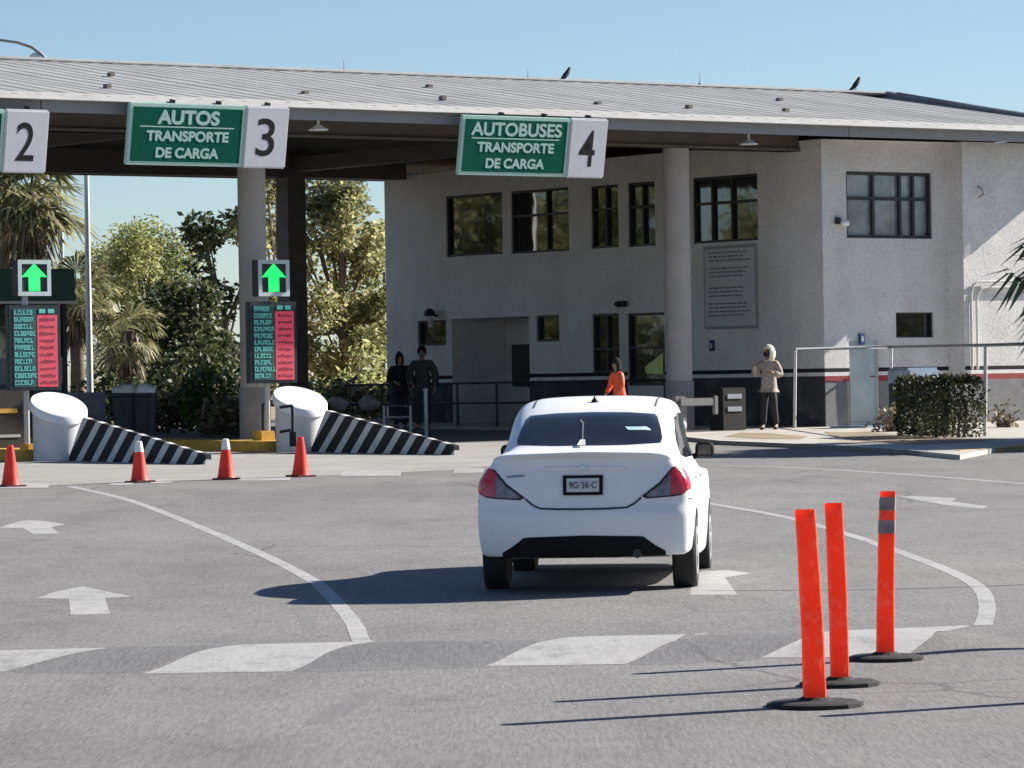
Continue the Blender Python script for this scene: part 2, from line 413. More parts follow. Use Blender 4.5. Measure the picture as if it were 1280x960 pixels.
def soft(px, k=4):
    out = []; n = len(px)
    for i in range(n):
        p0, p1, p2, p3 = [Vector(px[(i + q) % n]) for q in (-1, 0, 1, 2)]
        for j in range(k):
            t = j / k; q = .5 * ((2 * p1) + (p2 - p0) * .6 * t + ((2 * p0 - 5 * p1 + 4 * p2 - p3) * .6 + (p2 - p1) * .8) * t * t * 1.0 + ((3 * p1 - p0 - 3 * p2 + p3) * .6 - (p2 - p1) * .8 + (p2 - p1) * .8) * t ** 3) if False else p1.lerp(p2, t)
            out.append(q)
    for _ in range(1): out = [(out[i - 1] + out[i] * 2 + out[(i + 1) % len(out)]) / 4 for i in range(len(out))]
    return [tuple(q) for q in out]
for px in ([(-30, 814), (140, 810), (92, 817.5), (4, 840), (-30, 840)], [(178, 842.5), (238, 818), (262, 811.5), (305, 806), (473, 802), (432, 808.5), (410, 816), (362, 840)],
           [(606, 833), (652, 811.5), (672, 804), (712, 797), (888, 791), (846, 800.5), (824, 809), (780, 830.5)], [(950, 822.5), (1002, 799), (1022, 793), (1060, 788), (1215, 782), (1182, 789), (1164, 797), (1130, 821)]):
    sheet('hump_marking', [GS(*p) for p in px], WPAINT, .12, .0018, road)
for px in ([(4, 842), (50, 829), (95, 817), (140, 809), (290, 806), (230, 818), (176, 842)], [(361, 841), (395, 822), (425, 809), (470, 803), (690, 800), (645, 813), (605, 835), (480, 838)],
           [(778, 833), (815, 816), (850, 801), (890, 793), (1045, 789), (985, 804), (945, 826)]):
    sheet('hump_marking', [GS(*p) for p in soft(px)], GREYP, .12, .0008, road)
# tar joints across the asphalt
TAR = mat('tar_joint', (.075, .072, .07), .8)
ribbon('tar_joint', [(885, 739), (1000, 738), (1110, 737), (1290, 731)], .035, TAR, .0026, road)
# sidewalk in front of the office
swp = [G(846, 545, SWK), G(900, 551, SWK), G(1000, 555, SWK), G(1100, 560, SWK), G(1150, 564, SWK), G(1200, 563.5, .14), G(1243, 560, SWK), G(1300, 556, SWK), G(1420, 552, SWK)]
swp += [b2w(14, -4), b2w(14, .3), b2w(.05, .3), b2w(.05, 16.2), b2w(-2.4, 16.2), b2w(-2.4, 1.5)]
o = sheet('sidewalk', swp, SIDE, 2.0, SWK, H=gz)
bm = bmesh.new(); bm.from_mesh(o.data)
ret = bmesh.ops.extrude_face_region(bm, geom=list(bm.faces)); bmesh.ops.translate(bm, verts=[q for q in ret['geom'] if isinstance(q, bmesh.types.BMVert)], vec=(0, 0, .0))
low = [v for v in bm.verts if v not in set(q for q in ret['geom'] if isinstance(q, bmesh.types.BMVert))]
for v in low: v.co.z -= .15
bmesh.ops.recalc_face_normals(bm, faces=bm.faces); bm.to_mesh(o.data); bm.free(); tag(o, kind='structure')
# kerb strip: white concrete then yellow on the far right
def kerb(name, px, m, h=.08, w=.16):
    pts = [G(u, v, SWK) for u, v in px]; mb = MB()
    for a, b in zip(pts, pts[1:]):
        t = (b - a); t.z = 0; t.normalize(); s = Vector((-t.y, t.x, 0)) * w
        q = [a, b, b + s, a + s]
        mb.hexa([(p.x, p.y, gz(0, p.y) - .05) for p in q] + [(p.x, p.y, gz(0, p.y) + h) for p in q])
    return tag(mb.build(name, m), kind='structure')
kerb('kerb', [(846, 545), (900, 551), (1000, 555), (1100, 560), (1150, 564), (1200, 563.5)], mat('kerb_concrete', (.5, .49, .46), .85))
kerb('yellow_kerb', [(1200, 563.5), (1243, 560), (1300, 556), (1420, 552)], YEL)
# soil patches on the sidewalk
sheet('soil_patch', [G(u, v, SWK) for u, v in ((925, 541), (960, 541.5), (1010, 546), (1000, 549), (950, 548.5), (905, 546))], DIRT, 1.0, SWK + .005, H=gz).parent = None
tag(bpy.data.objects['soil_patch'], kind='structure')
tag(sheet('soil_patch', [G(u, v, SWK) for u, v in ((1030, 540), (1090, 541), (1180, 548), (1260, 549), (1150, 556), (1080, 552), (1040, 545))], DIRT, 1.0, SWK + .005, H=gz), kind='structure')
# ------------------------------------------------------------------ office building (local x = along the eave, y = along the lanes away, z up)
bld = empty('office_building', b2w(0, 0, 0), TH, 'two storey white stucco office with black stripe and dark windows beside lane four', 'building')
WALLTOP = 6.0
def wall_cells(mbd, mp, a0, a1, z0, z1, ops, depth):
    """mp(a, z, d) -> local point, d = depth behind the face; ops: (a0,a1,z0,z1)"""
    A = sorted(set([a0, a1] + [max(a0, min(a1, q)) for o in ops for q in o[:2]])); Z = sorted(set([z0, z1] + [max(z0, min(z1, q)) for o in ops for q in o[2:4]]))
    for i in range(len(A) - 1):
        for j in range(len(Z) - 1):
            ca, cz = (A[i] + A[i + 1]) / 2, (Z[j] + Z[j + 1]) / 2
            if any(o[0] < ca < o[1] and o[2] < cz < o[3] for o in ops): continue
            mbd.add([mp(A[i], Z[j], 0), mp(A[i + 1], Z[j], 0), mp(A[i + 1], Z[j + 1], 0), mp(A[i], Z[j + 1], 0)], [(0, 1, 2, 3)])
    for o in ops:
        b0, b1, c0, c1 = o[:4]
        for (p, q) in (((b0, c0), (b1, c0)), ((b1, c0), (b1, c1)), ((b1, c1), (b0, c1)), ((b0, c1), (b0, c0))):
            mbd.add([mp(p[0], p[1], 0), mp(q[0], q[1], 0), mp(q[0], q[1], depth), mp(p[0], p[1], depth)], [(0, 1, 2, 3)])
def rect_w(u0, u1, v0, v1):
    um, vm = (u0 + u1) / 2, (v0 + v1) / 2
    a, b = wp(u0, vm)[0], wp(u1, vm)[0]; z1, z0 = wp(um, v0)[1], wp(um, v1)[1]
    return (min(a, b), max(a, b), z0, z1)
def rect_f(u0, u1, v0, v1, y0=0.0):
    um, vm = (u0 + u1) / 2, (v0 + v1) / 2
    return (fp(u0, vm, y0)[0], fp(u1, vm, y0)[0], fp(um, v1, y0)[1], fp(um, v0, y0)[1])
mw = lambda a, z, d: (d, a, z)                     # long shaded wall, faces -x
WEND = wp(483, 400)[0]
ALC = rect_w(565, 662, 397, 500); ALC = (ALC[0], ALC[1], -.1, ALC[3])
wins = [('W1', rect_w(557, 628, 242.5, 319.5)), ('W2', rect_w(638, 711, 236.5, 315.5)), ('W3', rect_w(738, 773, 231.5, 310)), ('W4', rect_w(784, 819, 227.5, 308)),
        ('W5', rect_w(865, 947, 219.5, 302.5)), ('D1', rect_w(740, 774, 392, 466)), ('D2', rect_w(784, 831, 391, 482)),
        ('S1', rect_w(522, 557.5, 400.5, 432)), ('S2', rect_w(670, 699, 394, 427))]
mb = MB()
wall_cells(mb, mw, 0, WEND, -1.2, WALLTOP, [w[1] for w in wins], .16) if False else None
wall_cells(mb, mw, 0, WEND, -1.2, WALLTOP, [w[1] for w in wins] + [ALC], .16)
# entrance recess
a0, a1, c0, c1 = ALC; dp = 1.6
for p, q in (((a0, c0), (a0, c1)), ((a0, c1), (a1, c1)), ((a1, c1), (a1, c0)), ((a1, c0), (a0, c0))):
    mb.add([mw(p[0], p[1], .16), mw(q[0], q[1], .16), mw(q[0], q[1], dp), mw(p[0], p[1], dp)], [(0, 1, 2, 3)])
mb.add([mw(a0, c0, dp), mw(a1, c0, dp), mw(a1, c1, dp), mw(a0, c1, dp)], [(0, 1, 2, 3)])
mb.add([(0, WEND, -1.2), (9, WEND, -1.2), (9, WEND, WALLTOP), (0, WEND, WALLTOP)], [(0, 1, 2, 3)])   # rear wall
mb.build('wall', STUCCO, bld)
# right-hand front, faces -y: corner strip, recessed bay, projecting block
XS, XB = fp(1056, 300)[0], fp(1186, 300)[0]
PRJ = -.45
XE = fp(1410, 250)[0]
mf = lambda a, z, d: (a, d, z)
mf2 = lambda a, z, d: (a, .07 + d, z)
mf3 = lambda a, z, d: (a, PRJ + d, z)
R1 = rect_f(1058, 1165, 215, 298, .07); R2 = rect_f(1120, 1167, 390.5, 422, .07)
DOOR = rect_f(1062, 1098, 426, 527, .07); DOOR = (DOOR[0], DOOR[1], 0.02, DOOR[3])
mb = MB()
wall_cells(mb, mf, 0, XS, -1.2, WALLTOP, [], .1)
mb.add([(XS, 0, -1.2), (XS, .07, -1.2), (XS, .07, WALLTOP), (XS, 0, WALLTOP)], [(0, 1, 2, 3)])
wall_cells(mb, mf2, XS, XB, -1.2, WALLTOP, [R1, R2, DOOR], .14)
mb.add([(XB, .07, -1.2), (XB, PRJ, -1.2), (XB, PRJ, WALLTOP), (XB, .07, WALLTOP)], [(0, 1, 2, 3)])
wall_cells(mb, mf3, XB, XE, -1.2, WALLTOP, [], .1)
mb.add([(XE, PRJ, -1.2), (XE, 9, -1.2), (XE, 9, WALLTOP), (XE, PRJ, WALLTOP)], [(0, 1, 2, 3)])
mb.add([(0, 0, WALLTOP), (XE, PRJ, WALLTOP), (XE, 9, WALLTOP), (9, WEND, WALLTOP), (0, WEND, WALLTOP)], [(0, 1, 2, 3, 4)])
mb.build('wall', STUCCO, bld)
def window(mp, r, cols, rows, pm, bar=.055, heavy=None):
    a0, a1, c0, c1 = r; mb = MB()
    def bx(p0, p1, q0, q1, d0, d1):
        pts = [mp(p, q, d) for p, q, d in ((p0, q0, d0), (p1, q0, d0), (p1, q0, d1), (p0, q0, d1), (p0, q1, d0), (p1, q1, d0), (p1, q1, d1), (p0, q1, d1))]
        mb.hexa(pts)
    bx(a0, a0 + bar, c0, c1, .05, .11); bx(a1 - bar, a1, c0, c1, .05, .11)
    bx(a0 + bar, a1 - bar, c0, c0 + bar, .05, .11); bx(a0 + bar, a1 - bar, c1 - bar, c1, .05, .11)
    for k in cols: bx(a0 + (a1 - a0) * k - bar * .5, a0 + (a1 - a0) * k + bar * .5, c0 + bar, c1 - bar, .053, .108)
    for k in rows: bx(a0 + bar, a1 - bar, c0 + (c1 - c0) * k - bar * .5, c0 + (c1 - c0) * k + bar * .5, .056, .105)
    f = mb.build('window', FRAME, bld)
    g = MB(); g.hexa([mp(p, q, d) for p, q, d in ((a0, c0, .125), (a1, c0, .125), (a1, c0, .145), (a0, c0, .145), (a0, c1, .125), (a1, c1, .125), (a1, c1, .145), (a0, c1, .145))])
    g.build('pane', pm, f); return f
for k, r in wins:          # y runs away, so "left in the photo" is high y
    cols = {'W1': [], 'W2': [.4], 'W3': [.5], 'W4': [.5], 'W5': [.42, .72], 'D1': [.5], 'D2': [], 'S1': [], 'S2': []}[k]
    rows = {'W1': [], 'W2': [.6], 'W3': [.62], 'W4': [.62], 'W5': [.6], 'D1': [.4], 'D2': [.52], 'S1': [], 'S2': []}[k]
    WD2 = window(mw, r, cols, rows, PANE) if k == 'D2' else (window(mw, r, cols, rows, PANE), WD2 if 'WD2' in dir() else None)[1]
tri = [wp(*q, .118) for q in ((806, 459), (829, 441), (829, 468), (808, 467))]
mb = MB(); mb.add([(.112, a, z) for a, z in tri] + [(.120, a, z) for a, z in tri], [(0, 1, 2, 3), (7, 6, 5, 4), (0, 4, 5, 1), (1, 5, 6, 2), (2, 6, 7, 3), (3, 7, 4, 0)])
mb.build('pane_reflection', mat('pale_yellow_reflection', (.75, .78, .30), .7), WD2)  # yellow patch painted in for a reflection on the door glass
w = window(mf2, R1, [.33, .645, .8], [.6], PANEL_L, .07)
w['label'] = 'wide six pane window with pale curtains behind the glass'
window(mf2, R2, [], [], PANE, .03)
# painted stripes and dado (proud of the wall), split at the entrance and the glazed door
zk = [wp(930, v)[1] for v in (462.3, 467.2, 471.8, 473.5)]
skip = [(ALC[0], ALC[1]), (wins[6][1][0], wins[6][1][1])]
segs = []; cur = 0.0
for s0, s1 in sorted(skip): segs.append((cur, s0)); cur = s1
segs.append((cur, WEND))
for s0, s1 in segs:
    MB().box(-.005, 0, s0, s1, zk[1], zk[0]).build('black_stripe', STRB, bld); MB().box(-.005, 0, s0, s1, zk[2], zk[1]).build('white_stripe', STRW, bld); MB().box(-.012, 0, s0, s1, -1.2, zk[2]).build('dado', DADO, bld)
fsegs = [(0, XS, 0), (XS, DOOR[0], .07), (DOOR[1], XB, .07), (XB, XE, PRJ)]
for s0, s1, yy in fsegs:
    MB().box(s0, s1, yy - .005, yy, zk[1], zk[0]).build('black_stripe', STRB, bld); MB().box(s0, s1, yy - .005, yy, zk[2], zk[1]).build('white_stripe', STRW, bld)
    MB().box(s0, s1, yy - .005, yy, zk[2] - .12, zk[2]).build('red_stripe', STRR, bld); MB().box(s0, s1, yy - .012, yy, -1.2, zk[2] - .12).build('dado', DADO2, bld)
mb = MB(); mb.box(DOOR[0], DOOR[1], .12, .20, DOOR[2] - .05, DOOR[3])
d = mb.build('door', mat('pale_blue_door', (.50, .58, .60), .6, dirt=(2, (.40, .45, .45), .5)), bld)
mb = MB(); mb.tube([(DOOR[1] - .12, .12, 1.0), (DOOR[1] - .12, .06, 1.0), (DOOR[1] - .22, .06, 1.0)], .014); mb.build('handle', DKMET, d)
# entrance interior: inner door and counter hints
mb = MB(); mb.box(1.50, 1.58, a0 + .5, a0 + 1.5, 0, 2.1); mb.build('door', mat('grey_inner_door', (.22, .22, .23), .6), bld)
mb = MB(); mb.box(1.50, 1.58, a0 + 1.75, a1 - .35, .9, 1.9); mb.build('pane', PANE, bld)

# ------------------------------------------------------------------ canopy over the lanes and the office
EY = -1.25
ZE = fp(850, 146, EY)[1]; ZF1 = fp(850, 149.5, EY)[1]; ZF0 = fp(850, 164.5, EY)[1]
XR = fp(1405, 163, EY)[0]; XL = -34.0
RY = 8.2; ZR = fp(640, 100, RY)[1]; XRR = fp(1108, 115, RY)[0]
YB = 17.0
can = empty('toll_canopy', b2w(-12, EY, 0), TH, 'long corrugated metal gable canopy over the toll lanes and the office', 'canopy')
OX, OY = -12, EY
def cl(x, y, z): return (x - OX, y - OY, z)
mb = MB()
n = int((XR - XL) / .48); xs = [XL + (XR - XL) * i / n for i in range(n + 1)]
def ridge_at(x):    # hip towards the right-hand end
    if x <= XRR: return RY, ZR
    t = (x - XRR) / (XR - XRR); return RY + (EY - RY) * t, ZR + (ZE - ZR) * t
prof = []
for i in range(n):
    a, b = xs[i], xs[i + 1]; w = b - a
    prof += [(a, 0), (a + w * .60, 0), (a + w * .70, .016), (a + w * .90, .016)]
prof.append((xs[-1], 0))
vs = []; 
for x, dz in prof:
    y1, z1 = ridge_at(x); sag = .02 * math.sin(x * .9) + .015 * math.sin(x * 2.3)
    vs += [cl(x, EY - .06, ZE + dz), cl(x, EY + (y1 - EY) * .5, (ZE + z1) / 2 + dz + sag), cl(x, y1, z1 + dz)]
fs = []
for i in range(len(prof) - 1):
    for k in (0, 1): fs.append((3 * i + k, 3 * i + 3 + k, 3 * i + 4 + k, 3 * i + 1 + k))
mb.add(vs, fs)
mb.build('roof_sheet', ROOFM, can)
mb = MB()      # rear slope, hip end, ridge cap
mb.add([cl(XL, RY, ZR), cl(XRR, RY, ZR), cl(XR, YB, ZE), cl(XL, YB, ZE)], [(0, 1, 2, 3)])
mb.add([cl(XRR, RY, ZR), cl(XR, EY, ZE), cl(XR, YB, ZE)], [(0, 1, 2)])
mb.build('roof_sheet', ROOFM, can)
mb = MB()
mb.tube([cl(XL, RY, ZR + .03), cl(XRR, RY, ZR + .03)], .055, 8); mb.tube([cl(XRR, RY, ZR + .03), cl(XR, EY, ZE + .02)], .06, 8)
mb.build('ridge_cap', ROOFM, can, smooth=True)
mb = MB(); hipp = lambda t: cl(XRR + (XR - XRR) * t, RY + (EY - RY) * t, ZR + (ZE - ZR) * t + .06)
mb.tube([hipp(.05), hipp(.5)], [.045, .02], 8)
mb.build('hip_flashing', mat('dark_flashing', (.09, .11, .13), .6), can)
# roof vents and loose fixings
mb = MB()
for k in range(16):
    x = XL + 3 + k * 2.4 + random.uniform(-.5, .5); t = random.choice((.25, .6)); y1, z1 = ridge_at(x)
    if x > XR - 4: continue
    yy, zz = EY + (y1 - EY) * t, ZE + (z1 - ZE) * t
    mb = MB()
    mb.box(*[q for q in (cl(x, 0, 0)[0] - .05, cl(x, 0, 0)[0] + .05, yy - OY - .07, yy - OY + .07, zz, zz + .08)])
    mb.build('roof_fixing', mat('rusty_fixing', (.17, .15, .13), .8), can)
mb = MB(); mb.hexa([(XL - OX, -.26, ZE - .10), (XR - OX, -.26, ZE - .10), (XR - OX, .06, ZE - .02), (XL - OX, .06, ZE - .02), (XL - OX, -.27, ZE - .085), (XR - OX, -.27, ZE - .085), (XR - OX, .06, ZE + .065), (XL - OX, .06, ZE + .065)])
mb.build('eave_highlight', mat('pale_eave_highlight', (.34, .335, .325), .7, var=.12, vscale=3, dirt=(2.5, (.4, .38, .35), .5)), can)  # added pale strip, tilted to the sun, as the roof sheet's bright lower edge
# gutter lip (dark), fascia panels with seams
mb = MB(); mb.box(XL - OX, XR - OX, EY - OY, .06, ZF1, ZE - .004); mb.build('gutter', mat('dark_gutter', (.12, .13, .13), .6), can)
seams = [XL, fp(50, 128, EY)[0], fp(640, 150, EY)[0], fp(1060, 165, EY)[0], XR]
for a, b in zip(seams, seams[1:]):
    mb = MB(); mb.box(a - OX + .012, b - OX - .012, -.035, .02, ZF0, ZF1 - .003); mb.build('fascia', FASC, can)
mb = MB(); mb.box(XR - OX, XR - OX + .03, .03, YB - OY, ZF0, ZE - .01); mb.box(XL - OX, XR - OX, YB - OY - .03, YB - OY, ZF0, ZE - .01); mb.build('fascia', FASC, can)
# soffit following the slope and beams
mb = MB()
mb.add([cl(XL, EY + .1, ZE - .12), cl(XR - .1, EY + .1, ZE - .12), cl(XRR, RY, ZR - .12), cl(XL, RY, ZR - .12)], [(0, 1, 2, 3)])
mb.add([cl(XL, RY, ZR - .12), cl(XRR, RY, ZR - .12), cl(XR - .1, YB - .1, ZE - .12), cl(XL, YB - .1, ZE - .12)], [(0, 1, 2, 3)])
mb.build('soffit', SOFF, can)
BY = .87; zb0 = wp(998, 189.5)[1]; zb1 = ZE - .05
xw = -.02
mb = MB(); mb.box(XL - OX, xw - OX, BY - OY - .16, BY - OY + .16, zb0, zb1 + .12); mb.box(XL - OX, xw - OX, BY - OY - .22, BY - OY + .22, zb0, zb0 + .06)
mb.build('beam', BEAM, can)
RB = 15.3; zr0 = fp(450, 224, RB)[1]
mb = MB(); mb.box(XL - OX, xw - OX, RB - OY - .2, RB - OY + .2, zr0, ZE + .2); mb.build('beam', BEAM, can)
for yy in (4.5, RY, 12):
    mb = MB(); zz = ZE + (ZR - ZE) * (1 - abs(yy - RY) / (RY - EY)) - .13; mb.box(XL - OX, xw - OX, yy - OY - .08, yy - OY + .08, zz - .3, zz); mb.build('purlin', BEAM, can)
def colpos(u, D): q = w2b(P(u, 400, D)); return q.x
CAx, CBx = fp(317, 400, BY)[0], fp(848, 400, BY)[0]
LANE = CBx - CAx
print('LOCAL cols', CAx, CBx, 'eave z', ZE, 'ridge', ZR, 'XRR', XRR, 'XR', XR, 'XE', XE, 'wend', WEND, 'zr0', zr0, 'zb0', zb0)
for cx in (CAx - LANE, CAx, CBx):
    mb = MB(); mb.box(cx - .14 - OX, cx + .14 - OX, BY - OY + .16, RB - OY - .2, zb0 + .25, zb1 + .15); mb.build('cross_beam', BEAM, can)
for cx in (CAx - LANE, CAx, CBx):
    mb = MB(); c = cl(cx, BY, 0)
    mb.lathe([(.27, -1.2), (.27, zb0)], 28, (c[0], c[1], 0))
    p = mb.build('column', COLMAT, can, smooth=True)
    mb = MB(); mb.lathe([(.30, -1.2), (.30, .95), (.29, .97)], 28, (c[0], c[1], 0)); mb.build('column_base', mat('grey_column_base', (.30, .29, .29), .85, dirt=(2, (.14, .13, .13), .6)), p, smooth=True)
    mb = MB(); c = cl(cx, RB, 0); mb.box(c[0] - .25, c[0] + .25, c[1] - .25, c[1] + .25, -1.2, zr0 + .05); mb.build('column', mat('dark_steel_column', (.13, .115, .105), .7), can)
# pendant lamps under the fascia
def pendant(u, v, lab):
    x, z = fp(u, v, EY + .35)
    t = empty('pendant_lamp', b2w(x, EY + .35, z), TH, lab, 'lamp', 'lamps hanging under the canopy edge')
    mb = MB(); mb.tube([(0, 0, .05), (0, 0, .28)], .022, 8); mb.tube([(0, 0, .26), (0, 0, ZF0 - z + .1)], .05, 8); mb.build('stem', WHITE, t)
    mb = MB(); mb.lathe([(.04, .09), (.09, .06), (.19, .0), (.185, -.015), (.03, -.015)], 18); mb.build('lamp_shade', WHITE, t, smooth=True)
pendant(936, 180, 'white pendant lamp under the fascia right of column four')
pendant(396, 148, 'white pendant lamp under the fascia right of the number three panel')
pendant(398, 162, 'lower white lamp just behind the number three pendant')

# ------------------------------------------------------------------ lane signs hanging on the fascia
TILT = R(10)
def bolden(me, d):
    bm = bmesh.new(); bm.from_mesh(me); src = list(bm.verts) + list(bm.edges) + list(bm.faces)
    for i, (dx, dy) in enumerate(((d, 0), (-d, 0), (0, d * .7), (0, -d * .7))):
        r = bmesh.ops.duplicate(bm, geom=src); bmesh.ops.translate(bm, verts=[q for q in r['geom'] if isinstance(q, bmesh.types.BMVert)], vec=(dx, dy, .0007 * (i + 1)))
    bm.to_mesh(me); bm.free()
def lane_sign(u0, us, u1, vt, vb, num, head, lab):
    x0, z1 = fp(u0, vt, EY - .25); x1, _ = fp(u1, vt, EY - .25); xs_, _ = fp(us, vt, EY - .25)
    zb = fp((u0 + u1) / 2, vb, EY - .25)[1]; zt = fp((u0 + u1) / 2, vt, EY - .25)[1]
    h = (zt - zb) / math.cos(TILT) * 1.0
    t = empty('lane_sign', b2w(xs_, EY - .25, zb), TH, lab, 'sign', 'overhead lane signs')
    piv = Matrix.Rotation(TILT, 4, 'X')
    def put(o): o.matrix_local = piv @ o.matrix_local if False else piv @ Matrix.LocRotScale(o.location, o.rotation_euler, o.scale)
    w0, w1 = x0 - xs_, x1 - xs_
    if head:
        mb = MB(); mb.box(w0, -.005, 0, .09, 0, h); a = mb.build('sign_board', MINT, t, bevel=.012); put(a)
        mb = MB(); mb.box(w0 + .075, -.075, -.006, .01, .07, h - .07); a2 = mb.build('green_face', GREEN, a); a2.parent = a
        wd = -w0 - .15; cx = w0 / 2
        for nm, tx, sz, zz, off, fill in (('lettering', head, .34, .77, .006 if len(head) < 6 else .002, (.56 if len(head) < 6 else .88)), ('lettering', 'TRANSPORTE', .25, .47, .004, .75), ('lettering', 'DE CARGA', .25, .20, .004, .57)):
            me = text_mesh(tx, sz * h / 1.13, .001, off); xs2 = [v.co.x for v in me.vertices]; k = fill * wd / (max(xs2) - min(xs2))
            me.transform(Matrix.Diagonal((k, 1, 1, 1))); bolden(me, .013 if sz > .3 else .009); o = link_mesh(nm, me, MINT, a); o.location = (cx + .02, -.0072, zz * h); o.rotation_euler = (R(90), 0, 0)
        mb = MB(); mb.box(cx - wd * .43, cx + wd * .43, -.008, -.004, .615 * h, .635 * h); mb.build('rule', MINT, a)
    mb = MB(); mb.box(.005, w1, -.02, .10, -.01, h + .01); b = mb.build('number_panel', PANEL, t, bevel=.03); put(b)
    me = text_mesh(num, .98 * h, .001, .008); xs2 = [v.co.x for v in me.vertices]; k = .42 * w1 / (max(xs2) - min(xs2)); ys2 = [v.co.y for v in me.vertices]
    me.transform(Matrix.Translation((-(max(xs2) + min(xs2)) / 2 * 1, -(max(ys2) + min(ys2)) / 2, 0))); me.transform(Matrix.Diagonal((k, .62 * h / (max(ys2) - min(ys2)), 1, 1)))
    o = link_mesh('number', me, STRB, b); o.location = (w1 / 2 - .02, -.0214, h * .5); o.rotation_euler = (R(90), 0, 0)
    for q in ((w0 * .6, w0 * .2, w1 * .6) if head else (w1 * .3, w1 * .8)):
        mb = MB(); mb.box(q - .022, q + .022, .11, .25, h - .08, h + .06); put(mb.build('bracket', DKMET, t))

lane_sign(156, 301, 355, 132, 208, '3', 'AUTOS', 'green overhead sign reading AUTOS with white panel 3')
lane_sign(571, 706, 753, 147.5, 220.5, '4', 'AUTOBUSES', 'green overhead sign reading AUTOBUSES with white panel 4')
lane_sign(-120, 0.5, 55.5, 137, 214.5, '2', 'AUTOS', 'white overhead panel with number 2 at the left edge')

# ------------------------------------------------------------------ things on the roof: birds, rods, lamp behind
def bird(u, v, flip, lab):
    x, z = fp(u, v, RY)
    t = empty('bird', b2w(x, RY, z - .02), TH, lab, 'bird', 'birds perched on the roof ridge')
    sgn = 1 if flip else -1
    vs = [((-.02 * sgn, 0, .10), (.05, .045)), ((.05 * sgn, 0, .17), (.075, .06)), ((.12 * sgn, 0, .25), (.06, .05)), ((.16 * sgn, 0, .33), (.045, .042)), ((.22 * sgn, 0, .33), .012), ((-.13 * sgn, 0, .03), (.02, .035)), ((-.25 * sgn, 0, -.06), (.008, .035))]
    link_mesh('body', skin_mesh(vs, [(1, 0), (1, 2), (2, 3), (3, 4), (0, 5), (5, 6)], 1), mat('dark_feathers', (.025, .025, .03), .6), t)
    mb = MB(); mb.tube([(.02, .03, .1), (.03, .03, 0)], .008, 6); mb.build('leg', DKMET, t); mb = MB(); mb.tube([(.02, -.03, .1), (.03, -.03, 0)], .008, 6); mb.build('leg', DKMET, t)
bird(705, 102, True, 'small dark bird perched on the ridge above the number four panel')
bird(1068, 113, True, 'small dark bird perched on the ridge above the curtained window')
for u, v0, v1, lab in ((430, 74, 93, 'thin lightning rod on the ridge above the gap between lanes three and four'), (875, 91, 107, 'thin lightning rod on the ridge above column four'), (660, 88, 100, 'short lightning rod on the ridge left of the first bird')):
    x, z0 = fp(u, v1, RY); z1 = fp(u, v0, RY)[1]
    mb = MB(); mb.tube([(0, 0, -.05), (0, 0, z1 - z0)], [.014, .007], 6); mb.lathe([(.05, -.05), (.05, .05), (.015, .08)], 10); o = mb.build('lightning_rod', GALV); o.location = b2w(x, RY, z0)
    tag(o, lab, 'lightning rod', 'rods on the roof ridge')
# ------------------------------------------------------------------ toll islands with their noses
wv = Vector((-ST, CT, 0)); ev = Vector((CT, ST, 0))
STRIPE = None
def stripe_mat():
    m, n, l, b = nodes_of('black_white_diagonal_stripes')
    tc = n.new('ShaderNodeTexCoord'); sp = n.new('ShaderNodeSeparateXYZ'); l.new(tc.outputs['Object'], sp.inputs[0])
    # stripes follow y (along the ramp) minus z
    a = n.new('ShaderNodeMath'); a.operation = 'MULTIPLY_ADD'; a.inputs[1].default_value = 1.05; l.new(sp.outputs['Z'], a.inputs[0]); l.new(sp.outputs['Y'], a.inputs[2])
    d = n.new('ShaderNodeMath'); d.operation = 'DIVIDE'; a0 = a; a = n.new('ShaderNodeMath'); a.inputs[1].default_value = .16; l.new(a0.outputs[0], a.inputs[0]); d.inputs[1].default_value = .525; l.new(a.outputs[0], d.inputs[0])
    f = n.new('ShaderNodeMath'); f.operation = 'FRACT'; l.new(d.outputs[0], f.inputs[0])
    g = n.new('ShaderNodeMath'); g.operation = 'GREATER_THAN'; g.inputs[1].default_value = .60; l.new(f.outputs[0], g.inputs[0])
    t = noise_node(n, l, 5, 6, .7); r = ramp(n, l, t.outputs['Fac'], [(.35, (.50, .50, .50)), (.7, (.66, .65, .63))])
    l.new(mixc(n, l, (.012, .012, .016), r.outputs[0], g.outputs[0]), b.inputs['Base Color']); b.inputs['Roughness'].default_value = .75
    return m
STRIPE = stripe_mat()
